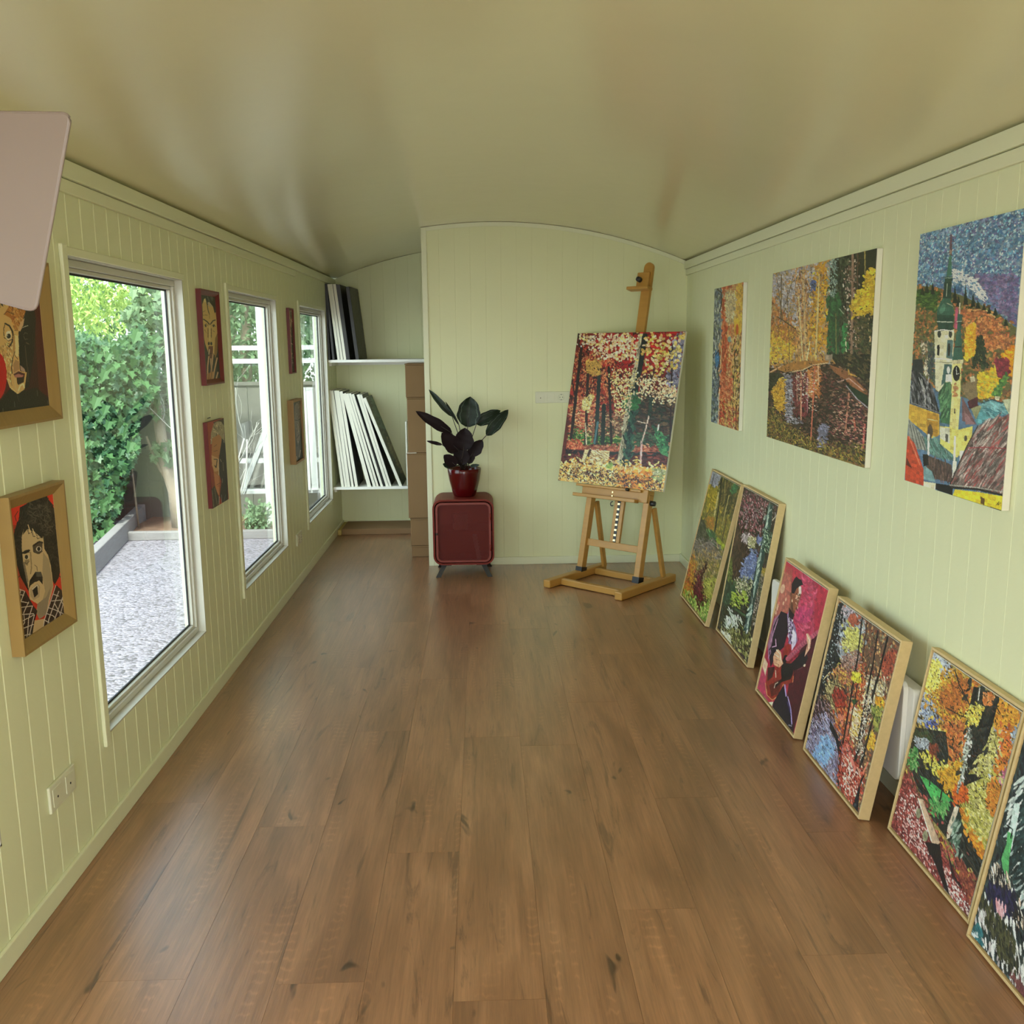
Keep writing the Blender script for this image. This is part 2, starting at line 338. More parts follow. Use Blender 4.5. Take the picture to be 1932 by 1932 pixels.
# ---------------------------------------------------------------- easel
def easel():
    F0 = Vector((.6585, 5.665, 0)) + EX*(-.0)
    t = empty('studio_easel', F0, 'varnished beech studio easel with a tall mast holding the red autumn canvas', 'easel')
    L_ = math.radians(12.3); UP = EY*math.sin(L_)+EZ*math.cos(L_); NB = EX.cross(UP)   # NB points to the viewer
    if NB.y > 0: NB = -NB
    P0 = F0 + EY*.27
    def q(u, v, n=0): return P0 + EX*u + UP*v + NB*n
    def g(u, v, z=0): return F0 + EX*u + EY*v + EZ*z
    W = M['beech']
    cl, cr, cm = -.285, .165, -.06
    for u in (cl-.0, cr+.075):
        MB().obox(g(u-.03, -.08 if u < 0 else -.04, .002), EX*.055, EY*.62, EZ*.05).build('base_rail', W, t, bevel=.006)
    MB().obox(g(cl+.027, .03, .004), EX*(cr-cl+.02), EY*.035, EZ*.04).build('cross_rail', W, t, bevel=.004)
    MB().obox(g(cl+.027, .40, .004), EX*(cr-cl+.02), EY*.035, EZ*.04).build('cross_rail', W, t, bevel=.004)
    for u in (cl, cr):
        MB().bar(q(u, .045), q(u+(.005 if u < 0 else 0), .60), .042, .05, EX).build('upright', W, t, bevel=.004)
        o = MB().bar(q(u, .035), q(u, .075), .05, .058, EX).build('hinge', M['black'], t)
        a = q(u+.02, .52, -.045); bb = g(u+.055 if u < 0 else u+.07, .47, .05)
        MB().bar(a, bb, .022, .034, EX).build('rear_strut', W, t, bevel=.003)
    MB().obox(q(cl+.02, .222, .004), EX*(cr-cl-.04), UP*.046, NB*-.022).build('crossbar', W, t, bevel=.003)
    # mast, in two cheeks with a ratchet between
    MB().obox(q(cm-.036, .26, -.01), EX*.024, UP*.36, NB*-.02).build('mast_guide', W, t, bevel=.002)
    MB().obox(q(cm+.012, .26, -.01), EX*.026, UP*.36, NB*-.02).build('mast_guide', W, t, bevel=.002)
    r = MB().obox(q(cm-.012, .26, -.012), EX*.024, UP*.34, NB*-.006).build('ratchet', M['black'], t)
    for i in range(9): MB().obox(q(cm-.009, .275+i*.034, -.006), EX*.018, UP*.012, NB*-.006).build('ratchet_tooth', M['brass'], r)
    hk = [q(cm-.045+.012*math.cos(a), .515+.014*math.sin(a), .004) for a in [math.pi*.1*i for i in range(4, 19)]]
    MB().tube(hk, .003, 6).build('hook', M['black'], t, smooth=True)
    m = MB(); n = 10; wv = .034
    prof = [(cm-.02-wv, .62), (cm-.02+wv, .62), (cm-.02+wv, 2.07)] + [(cm-.02+wv*math.cos(a), 2.07+wv*math.sin(a)) for a in [math.pi*i/n for i in range(1, n)]] + [(cm-.02-wv, 2.07)]
    m.prism([q(u, v, -.012) for u, v in prof], NB*-.024).build('mast', W, t, bevel=.002)
    MB().obox(q(cm-.085, 1.925, -.012), EX*.092, UP*.11, NB*.02).build('top_clamp', W, t, bevel=.004)
    MB().obox(q(cm-.13, 1.915, -.012), EX*.165, UP*.02, NB*.06).build('top_ledge', W, t, bevel=.003)
    MB().tube([q(cm-.058, 1.985, .008), q(cm-.058, 1.985, .035)], [.018, .016], 12).build('knob', M['knob'], t, smooth=True)
    # tray box and ledge
    MB().obox(q(-.372, .607, .02), EX*.512, UP*.016, NB*.045).build('ledge', W, t, bevel=.003)
    tr = MB().obox(q(-.34, .55, .02), EX*.46, UP*.06, NB*.012).build('tray', W, t, bevel=.003)
    MB().obox(q(-.378, .538, .032), EX*.493, UP*.022, NB*.05).build('tray_lip', W, tr, bevel=.003)
    MB().obox(q(.118, .545, -.03), EX*.065, UP*.082, NB*.075).build('tray_end', W, tr, bevel=.003)
    for v in (.565, .59): MB().tube([q(cm-.03, v, .031), q(cm-.03, v, .038)], .006, 8).build('screw', M['brass'], tr)
    MB().tube([q(.183, .548, .0), q(.215, .548, .0)], [.018, .016], 12).build('knob', M['knob'], t, smooth=True)
    MB().tube([q(.045, .617, .06), q(.045, .617, .085)], [.012, .01], 10).build('knob', M['knob'], t, smooth=True)
    # the corners of the picture it carries
    n = .022
    return [q(-.541, 1.633, n+.02), q(.297, 1.633, n+.02), q(.290, .627, n+.02), q(-.543, .627, n+.02)], NB
EASELQ, ENB = easel()

# ---------------------------------------------------------------- red metal cabinet, pot, plant
def rrect(x0, x1, z0, z1, r, y, n=6):
    out = []
    for cx, cz, a0 in ((x1-r, z1-r, 0), (x0+r, z1-r, 90), (x0+r, z0+r, 180), (x1-r, z0+r, 270)):
        for i in range(n+1):
            a = math.radians(a0+90*i/n); out.append(Vector((cx+r*math.cos(a), y, cz+r*math.sin(a))))
    return out
def rshell(m, A, B):
    n = len(A); m.add(A+B, [(i, (i+1) % n, (i+1) % n+n, i+n) for i in range(n)])
def cabinet():
    x0, x1, z0, z1, y0, y1, r = -.341, .066, .083, .527, 6.13, 6.445, .062
    t = empty('metal_cabinet', ((x0+x1)/2, (y0+y1)/2, 0), 'small dark red metal cabinet with rounded corners and a mesh door under the plant', 'cabinet')
    R = M['redmetal']; th = .012
    m = MB(); o0 = rrect(x0, x1, z0, z1, r, y0); o1 = rrect(x0, x1, z0, z1, r, y1); i0 = rrect(x0+th, x1-th, z0+th, z1-th, r-th, y0); i1 = rrect(x0+th, x1-th, z0+th, z1-th, r-th, y1-.005)
    rshell(m, o0, o1); rshell(m, i1, i0); rshell(m, i0, o0)
    m.add(o1, [tuple(range(len(o1)))]); m.add(i1, [tuple(range(len(i1)))[::-1]])
    m.build('body', R, t, bevel=.002)
    dx = .020
    a0 = rrect(x0+dx, x1-dx, z0+dx, z1-dx, r-dx, y0-.009); a1 = rrect(x0+dx, x1-dx, z0+dx, z1-dx, r-dx, y0+.014)
    b0 = rrect(x0+dx+.014, x1-dx-.014, z0+dx+.014, z1-dx-.014, r-dx-.014, y0-.009); b1 = rrect(x0+dx+.014, x1-dx-.014, z0+dx+.014, z1-dx-.014, r-dx-.014, y0+.014)
    m = MB(); rshell(m, a0, a1); rshell(m, b1, b0); rshell(m, b0, a0); rshell(m, a1, b1)
    d = m.build('door', M['redrim'], t, bevel=.003)
    pm = bpy.data.materials.new('perforated_red_metal'); pm.use_nodes = True; n = pm.node_tree; b = n.nodes['Principled BSDF']
    b.inputs['Base Color'].default_value = (.12, .013, .008, 1); b.inputs['Specular IOR Level'].default_value = .2; b.inputs['Roughness'].default_value = .45
    tc = n.nodes.new('ShaderNodeTexCoord'); sx = n.nodes.new('ShaderNodeSeparateXYZ'); n.links.new(tc.outputs['Object'], sx.inputs[0])
    ss = []
    for ax in (0, 2):
        mu = n.nodes.new('ShaderNodeMath'); mu.operation = 'MULTIPLY'; mu.inputs[1].default_value = 2*math.pi/.0075; n.links.new(sx.outputs[ax], mu.inputs[0])
        sn = n.nodes.new('ShaderNodeMath'); sn.operation = 'SINE'; n.links.new(mu.outputs[0], sn.inputs[0]); ss.append(sn)
    pr = n.nodes.new('ShaderNodeMath'); pr.operation = 'MULTIPLY'; n.links.new(ss[0].outputs[0], pr.inputs[0]); n.links.new(ss[1].outputs[0], pr.inputs[1])
    gt = n.nodes.new('ShaderNodeMath'); gt.operation = 'LESS_THAN'; gt.inputs[1].default_value = .42; n.links.new(pr.outputs[0], gt.inputs[0]); n.links.new(gt.outputs[0], b.inputs['Alpha'])
    g0_ = rrect(x0+dx+.012, x1-dx-.012, z0+dx+.012, z1-dx-.012, r-dx-.012, y0+.006)
    MB().prism(g0_, (0, .0015, 0)).build('mesh_panel', pm, d)
    MB().tube([(x0+.028, y0-.026, .30), (x0+.028, y0-.009, .30)], [.007, .005], 10).build('handle', M['black'], d, smooth=True)
    for z in (.41, .20): MB().tube([(x1-.022, y0-.010, z-.02), (x1-.022, y0-.010, z+.02)], .006, 8).build('hinge', R, d, smooth=True)
    MB().box((x0+th, y0+.03, .30), (x1-th, y1-.01, .306)).build('inner_shelf', R, t)
    for sx_, yy in ((-1, y0+.03), (1, y0+.03), (-1, y1-.05), (1, y1-.05)):
        cx = x0+.075 if sx_ < 0 else x1-.075
        MB().obox((cx-.016, yy, z0), (.032, 0, 0), (0, .02, 0), (sx_*.045, -.04 if yy < 6.3 else .02, -z0)).build('leg', M['black'], t)
    MB().box((x0+.05, y0+.02, z0-.008), (x0+.12, y1-.03, z0)).build('leg_plate', M['black'], t)
    MB().box((x1-.12, y0+.02, z0-.008), (x1-.05, y1-.03, z0)).build('leg_plate', M['black'], t)
    # things standing on its shelf, seen through the mesh
    MB().obox((-.20, 6.2, .3065), (.09, .02, 0), (-.012, .05, 0), (.0, 0, .11)).build('paper_pack', M['panel'], None, bevel=.004, label='pale paper pack on the inner shelf of the red mesh cabinet', cat='pack')
    MB().obox((-.05, 6.2, .0955), (.03, .0, 0), (0, .06, 0), (-.03, .01, .17)).build('folded_cloth', M['panel'], None, bevel=.004, label='pinkish folded cloth leaning inside the bottom of the red mesh cabinet', cat='cloth')
cabinet()
PC = Vector((-.128, 6.285, .5275))
t = empty('flower_pot', PC, 'glossy dark red ceramic flower pot on the red cabinet', 'pot')
MB().lathe(PC, [(0, 0), (.066, 0), (.074, .006), (.088, .05), (.103, .11), (.111, .16), (.1135, .188), (.110, .191), (.104, .186), (.100, .16), (.096, .15)], 40).build('vessel', M['glaze'], t, smooth=True)
MB().lathe(PC, [(0, .165), (.05, .168), (.0985, .160)], 24).build('soil', M['soil'], t)

def leafmat():
    m = bpy.data.materials.new('patterned_leaf'); m.use_nodes = True; n = m.node_tree; b = n.nodes['Principled BSDF']
    uv = n.nodes.new('ShaderNodeAttribute'); uv.attribute_name = 'leafuv'; s = n.nodes.new('ShaderNodeSeparateXYZ'); n.links.new(uv.outputs['Vector'], s.inputs[0])
    # across |u|: pale feather ring near the margin, pale midrib lines
    ab = n.nodes.new('ShaderNodeMath'); ab.operation = 'ABSOLUTE'; n.links.new(s.outputs[0], ab.inputs[0])
    no = n.nodes.new('ShaderNodeTexNoise'); no.inputs['Scale'].default_value = 9; n.links.new(uv.outputs['Vector'], no.inputs['Vector'])
    ad = n.nodes.new('ShaderNodeMath'); ad.operation = 'MULTIPLY_ADD'; ad.inputs[1].default_value = .28; n.links.new(no.outputs[0], ad.inputs[0]); n.links.new(ab.outputs[0], ad.inputs[2])
    cr = n.nodes.new('ShaderNodeValToRGB'); n.links.new(ad.outputs[0], cr.inputs[0]); e = cr.color_ramp.elements
    e[0].position = .12; e[0].color = (.03, .06, .025, 1); e[1].position = 1; e[1].color = (.006, .012, .006, 1)
    for p, c in ((.2, (.005, .010, .005, 1)), (.5, (.009, .020, .008, 1)), (.80, (.008, .016, .008, 1)), (.86, (.10, .14, .10, 1)), (.92, (.006, .010, .006, 1))):
        x = cr.color_ramp.elements.new(p); x.color = c
    ge = n.nodes.new('ShaderNodeNewGeometry'); mx = n.nodes.new('ShaderNodeMix'); mx.data_type = 'RGBA'
    n.links.new(ge.outputs['Backfacing'], mx.inputs['Factor']); n.links.new(cr.outputs[0], mx.inputs['A']); mx.inputs['B'].default_value = (.012, .003, .004, 1)
    n.links.new(mx.outputs['Result'], b.inputs['Base Color']); b.inputs['Roughness'].default_value = .42; b.inputs['Specular IOR Level'].default_value = .25
    return m
LEAF = leafmat(); PURP = mat('purple_leaf_underside', (.010, .003, .004), rough=.6, spec=.2, var=.4, vscale=20); STEM = mat('dark_stem', (.03, .02, .012), rough=.5)
def plant():
    S = empty('prayer_plant', PC + Vector((0, 0, .168)), 'dark leafy houseplant with round striped leaves and purple undersides in the red pot', 'plant')
    ox, oy, s = 770, 700, 8.4
    spec = [((945, 885), (985, 405), 185, 0, 6.25, 6.27), ((1085, 835), (1465, 625), 100, 0, 6.25, 6.28), ((1245, 1015), (1590, 610), 95, 0, 6.2, 6.24),
            ((695, 715), (325, 290), 52, 0, 6.3, 6.33), ((805, 855), (590, 480), 22, 0, 6.32, 6.33), ((690, 980), (120, 635), 85, 1, 6.2, 6.16),
            ((880, 1260), (900, 900), 150, 1, 6.17, 6.2), ((800, 1260), (530, 980), 130, 1, 6.19, 6.15), ((1000, 1340), (1180, 1090), 100, 1, 6.21, 6.2),
            ((540, 1168), (292, 1108), 28, 1, 6.2, 6.18), ((760, 1500), (565, 1330), 95, 1, 6.2, 6.17), ((680, 1520), (550, 1470), 45, 0, 6.2, 6.17),
            ((980, 1510), (1130, 1488), 28, 0, 6.21, 6.17), ((850, 1490), (830, 1180), 130, 1, 6.22, 6.22), ((960, 1470), (1010, 1200), 80, 1, 6.23, 6.22), ((760, 1300), (640, 1060), 110, 1, 6.24, 6.2)]
    rnd = random.Random(4)
    for (bx, by), (tx, ty), hw, kind, y0, y1 in spec:
        B = at(ox+bx/s, oy+by/s, y0); Tt = at(ox+tx/s, oy+ty/s, y1); d = Tt-B; Lh = d.length; d.normalize()
        side = d.cross(Vector((0, -1, 0.15))).normalized(); nrm = side.cross(d).normalized()
        if nrm.y > 0: nrm = -nrm; side = -side
        W = hw/s*6.25/_f
        nu, nv = 8, 12; V = []; UVv = []
        for j in range(nv+1):
            v = j/nv; wd = W*(math.sin(math.pi*min(1, v**.8*.98+.02))**.62 if v < 1 else 0)*(1 if v < .98 else .3)
            for i in range(nu+1):
                u = -1+2*i/nu
                cup = .18*W*(abs(u)**1.3) + .02*W*math.sin(v*22+u*3); sag = -.10*Lh*(v-.5)**2*2
                wob = 1+.05*math.sin(v*17+(1 if u > 0 else 2.2))
                V.append(B + d*(Lh*v) + side*(wd*u*wob) + nrm*(cup+sag)); UVv.append((u*(.5+.5*min(1, math.sin(math.pi*v)*1.6)) if wd > 0 else 1, v, 0))
        F = [(j*(nu+1)+i, j*(nu+1)+i+1, (j+1)*(nu+1)+i+1, (j+1)*(nu+1)+i) for j in range(nv) for i in range(nu)]
        if (V[1]-V[0]).cross(V[nu+1]-V[0]).dot(nrm) < 0: F = [f[::-1] for f in F]
        m = MB().add(V, F); o = m.build('leaf', LEAF if not kind else PURP, S, smooth=True)
        if kind: o['label'] = 'purple backed leaf'
        at_ = o.data.attributes.new('leafuv', 'FLOAT_VECTOR', 'POINT'); at_.data.foreach_set('vector', np.array(UVv).ravel())
        root = PC + Vector((rnd.uniform(-.035, .035), rnd.uniform(-.03, .03), .164))
        mid = (root+B)/2 + Vector((0, 0, .03)) + (root-B)*.08
        MB().tube([root, mid, B, B+d*.3*Lh], [.0035, .003, .0025, .0012], 6).build('stem', STEM, S, smooth=True)
plant()

# ---------------------------------------------------------------- sockets
def socket(name, o, U, V, N, gangs, kinds, label, cat='socket'):
    """plate: origin corner o, U along the row, V up, N out of the wall"""
    o, U, V, N = Vector(o), Vector(U), Vector(V), Vector(N); t = empty(name, o+U*gangs/2*.5, label, cat)
    MB().obox(o, U*gangs, V, N*.009).build('plate', M['socket'], t, bevel=.003)
    for i, k in enumerate(kinds):
        c = o + U*(i+.5) + V*.5
        u = U.normalized(); v = V.normalized()
        ins = MB().obox(c-u*.026-v*.026, u*.052, v*.052, N*.0105).build('insert', M['socket'], t, bevel=.001)
        if k == 'S':
            m = MB(); nn = 20
            ring = lambda r, h: [c+u*r*math.cos(2*math.pi*j/nn)+v*r*math.sin(2*math.pi*j/nn)+N*h for j in range(nn)]
            m.add(ring(.0205, .0125)+ring(.0215, .0105), [(j, j+nn, (j+1) % nn+nn, (j+1) % nn) for j in range(nn)])
            m.add(ring(.0205, .0125)+ring(.0185, .0109), [(j, (j+1) % nn, (j+1) % nn+nn, j+nn) for j in range(nn)])
            m.add(ring(.0185, .0109), [tuple(range(nn))])
            m.build('socket_cup', M['socket'], ins)
            for dx in (-.0095, .0095): MB().tube([c+u*dx+N*.0105, c+u*dx+N*.0115], .0028, 8).build('pin_hole', M['hole'], ins)
            for dv in (-.0185, .0165): MB().obox(c-u*.005+v*dv+N*.0105, u*.01, v*.003, N*.0018).build('earth_clip', M['hole'], ins)
        elif k == 'P':
            MB().tube([c+N*.0105-v*.004, c+N*.0115-v*.004], .0034, 8).build('jack', M['hole'], ins)
socket('wall_socket', (XL, 2.45, .263), (0, .081, 0), (0, 0, .078), (1, 0, 0), 2, 'PP', 'white double wall socket low on the left wall beside the nearest window')
socket('wall_socket', (XL, 5.985, .257), (0, .081, 0), (0, 0, .078), (1, 0, 0), 2, 'SS', 'white double wall socket low on the left wall between the second and third windows')
socket('socket_strip', (.366, YB, 1.136), (.0712, 0, 0), (0, 0, .078), (0, -1, 0), 4, 'PBSS', 'white four-gang socket strip on the end wall left of the easel picture')

# ---------------------------------------------------------------- heater, hanging panel
t = empty('wall_heater', (XR, 3.46, .12), 'white flat wall heater with rounded corners behind the leaning pictures', 'heater')
def ycz(y0, y1, z0, z1, r, x): return [Vector((x, p.x, p.z)) for p in rrect(y0, y1, z0, z1, r, 0)]
MB().prism(ycz(2.795, 4.17, .125, .462, .028, 1.3445), (-.017, 0, 0)).build('front_panel', M['heater'], t, bevel=.003)
MB().prism(ycz(2.76, 4.13, .135, .45, .02, 1.386), (-.0415, 0, 0)).build('body', M['heater'], t, bevel=.003)
for y in (3.0, 3.9): MB().box((1.386, y, .2), (XR, y+.05, .4)).build('bracket', M['black'], t)

t = empty('hanging_lamp_panel', (-.86, 1.62, 1.6), 'pearly pinkish rounded panel hanging at upper left in front of the wall', 'lamp')
q = [at(-90, 210, 1.60), at(133, 213, 1.60), at(66, 588, 1.60), at(-60, 553, 1.60)]
def roundquad(q, r, n=5):
    out = []
    for i in range(4):
        p, a, b = q[i], q[i-1], q[(i+1) % 4]; da = (a-p).normalized()*r; db = (b-p).normalized()*r
        for j in range(n+1):
            u = j/n; out.append((p+da)*(1-u)**2 + p*2*u*(1-u) + (p+db)*u*u)
    return out
rq = roundquad(q, .016)
MB().prism(rq, (0, .006, 0)).build('shade_panel', M['panel'], t, bevel=.002)
rim = [p + Vector((0, .003, 0)) for p in rq]; rim.append(rim[0])
MB().tube(rim, .0026, 6, caps=False).build('rim', M['panel'], t, smooth=True)
top = (q[0]+q[0]*0)
MB().tube([q[0]+Vector((.02, .003, -.005)), Vector((q[0].x+.02, 1.603, arc(q[0].x+.02)-.001))], .004, 8).build('suspension_rod', M['white'], t)

# ---------------------------------------------------------------- alcove: shelves, boxes, stored canvases
def shelf(label, x1, z, drop):
    t = empty('wall_shelf', (XL, YA, z), label, 'shelf')
    MB().box((XL+.001, 7.56, z-.022), (x1, YA-T, z)).build('board', M['shelf'], t, bevel=.002)
    MB().box((XL, 7.62, z-.05), (XL+.02, YA-T, z-.022)).build('bracket', M['shelf'], t)
    MB().box((XL+.02, YA-T-.02, z-.05), (x1, YA-T, z-.022)).build('bracket', M['shelf'], t)
shelf('long white shelf high in the alcove carrying the dark canvases', .6, 1.428, 0)
shelf('white shelf low in the alcove carrying the fan of white-edged canvases', -.595, .408, 0)
names = ['topmost carton of the brown stack beside the end wall', 'second carton from the top of the brown stack, above the split flap', 'tallest brown carton in the middle of the stack beside the end wall', 'brown carton second from the floor in the stack', 'flat brown carton at the floor under the stack']
lv = [1.408, 1.169, .77, .291, .085, 0]
for i in range(5):
    zt, zb = lv[i], lv[i+1]; j = (.0, .006, -.004, .008, .012)[i]; x0 = -.545+j
    t = empty('cardboard_box', (x0+.25, 6.95, zb+.001), names[i], 'box', 'brown cartons stacked beside the end wall')
    MB().box((x0, 6.755, zb+.001), (x0+.5, 7.15, zt-.010)).build('carton', M['card'], t, bevel=.004)
    MB().box((x0-.002, 6.752, zt-.009), (x0+.502, 7.152, zt-.001)).build('lid_flap', M['card'], t)
    if i == 2: MB().obox((x0, 6.75, zt-.004), (.07, 0, .002), (0, -.01, .006), (0, 0, .002)).build('tape', M['heater'], t)
t = empty('flat_carton', (-.85, 7.8, 0), 'flat brown cardboard package lying on the floor under the low shelf', 'carton')
MB().box((XL+.045, 7.615, .001), (-.3, YA-.03, .05)).build('carton', M['card'], t, bevel=.003)
MB().box((XL+.014, 7.60, .001), (XL+.044, YA-.03, .045)).build('edge_strip', mat('yellow_foam_strip', (.5, .38, .12), rough=.8), t, bevel=.003)
DARKP = mat('dark_canvas_face_gap_shade', (.02, .025, .022), rough=.4, var=.8, vscale=9, bump=.3, bscale=60)  # near-black faces: shade of the gaps between canvases put into the paint
GREENP = mat('green_painted_canvas', (.045, .075, .05), rough=.5, var=.85, vscale=7, bump=.4, bscale=50)
FACES = []
def stored(b, tpx, th, mt_side, mt_face, label, group, depth=.4, z0=.408, yaw=0):
    bx = at(b, 918 if z0 < 1 else 678, 7.57).x; tp = at(tpx[0], tpx[1], 7.57)
    B = Vector((bx, 7.575, z0+.001)); U = Vector((tp.x-bx, 0, tp.z-z0)); n = U.cross(Vector((0, -1, 0))).normalized()   # towards +X
    if n.x < 0: n = -n
    B.z += max(0, 0); D = Vector((yaw, depth, 0))
    t = empty('stored_canvas', B, label, 'canvas', group)
    MB().obox(B, D, U, n*-th).build('stretcher_edge', mt_side, t, bevel=.001)
    if label.startswith('outermost'):
        F0_ = B + n*.001; FACES.append((t, [F0_+U, F0_+U+D, F0_+D, F0_.copy()])); return
    MB().obox(B + U*.004 + D*.004, D*.992, U*.992, n*.0012).build('painted_face', mt_face, t)
o, s = 590, 5.084
sp = [(300, 172, 185), (330, 196, 187), (360, 232, 188), (394, 252, 190), (434, 284, 196), (560, 318, 213), (604, 342, 215), (632, 366, 214), (675, 394, 220), (690, 412, 262), (728, 446, 224), (755, 470, 225), (858, 508, 255)]
th = [.022, .02, .024, .02, .024, .03, .022, .018, .02, .006, .022, .018, .024]
lb = ['leftmost white-edged canvas on the low shelf, against the window side', 'second white-edged canvas from the left on the low shelf', 'third white-edged canvas from the left on the low shelf', 'fourth white-edged canvas from the left on the low shelf', 'fifth white-edged canvas from the left, last before the first dark gap',
      'first white-edged canvas right of the wide dark gap on the low shelf', 'second white-edged canvas right of the wide dark gap', 'third thin white-edged canvas right of the wide dark gap', 'fourth white-edged canvas right of the wide dark gap', 'thin dark-edged board squeezed among the white canvases of the low shelf',
      'white-edged canvas behind the outermost one but one on the low shelf', 'white-edged canvas just left of the last dark gap on the low shelf', 'outermost leaning canvas on the low shelf, its dark green face showing']
for i, ((bx, tx, ty), h, l) in enumerate(zip(sp, th, lb)):
    stored(o+bx/s, (o+tx/s, 700+ty/s), h, M['black'] if i == 9 else M['canvas'], GREENP if i == 12 else DARKP, l, 'canvases leaning on the low shelf', .38 if i < 12 else .40, yaw=.0)
MB().box((-.625, 7.60, .409), (-.612, 7.9, .93)).build('white_board', M['canvas'], None, label='narrow white board standing at the right end of the low shelf', cat='board', bevel=.002)
s = 7.728; o = 580
sp = [(330, 265, 428, .02, 'black'), (392, 284, 430, .016, 'black'), (474, 325, 432, .02, 'w'), (519, 362, 432, .02, 'w'), (568, 410, 430, .022, 'w'), (618, 470, 440, .03, 'black'), (752, 606, 470, .026, 'last')]
lb = ['leftmost black canvas on the high shelf', 'second black canvas on the high shelf, with a thin light edge', 'first of three white-edged canvases on the high shelf', 'middle of three white-edged canvases on the high shelf', 'last of three white-edged canvases on the high shelf', 'dark blue-black canvas right of the white edges on the high shelf', 'outermost canvas on the high shelf with dark and yellow paint']
YEL = mat('dark_yellow_painted_canvas', (.10, .09, .035), rough=.5, var=.97, vscale=4, bump=.2, bscale=60)
for (bx, tx, ty, h, k), l in zip(sp, lb):
    stored(o+bx/s, (o+tx/s, 480+ty/s), h, M['canvas'] if k == 'w' else M['black'], YEL if k == 'last' else DARKP, l, 'canvases leaning on the high shelf', .36, 1.428, .02)
# ================================================================ painted pictures (colour attribute on a fine mesh, brushwork in relief)
RNG = np.random.default_rng(7)
def hx(h): return np.array([int(h[i:i+2], 16)/255 for i in (0, 2, 4)])
def lin(c): return np.where(c <= .04045, c/12.92, ((c+.055)/1.055)**2.4)
def pmat(name, rough, gain):
    m = bpy.data.materials.new(name); m.use_nodes = True; n = m.node_tree; b = n.nodes['Principled BSDF']
    a = n.nodes.new('ShaderNodeVertexColor'); a.layer_name = 'paint'; n.links.new(a.outputs[0], b.inputs['Base Color']); b.inputs['Roughness'].default_value = rough
    tc = n.nodes.new('ShaderNodeTexCoord'); no = n.nodes.new('ShaderNodeTexNoise'); no.inputs['Scale'].default_value = 180; n.links.new(tc.outputs['Object'], no.inputs['Vector'])
    bu = n.nodes.new('ShaderNodeBump'); bu.inputs['Strength'].default_value = .3; bu.inputs['Distance'].default_value = .002; n.links.new(no.outputs[0], bu.inputs['Height']); n.links.new(bu.outputs[0], b.inputs['Normal'])
    return m
PAINT = pmat('acrylic_paint', .42, 1)
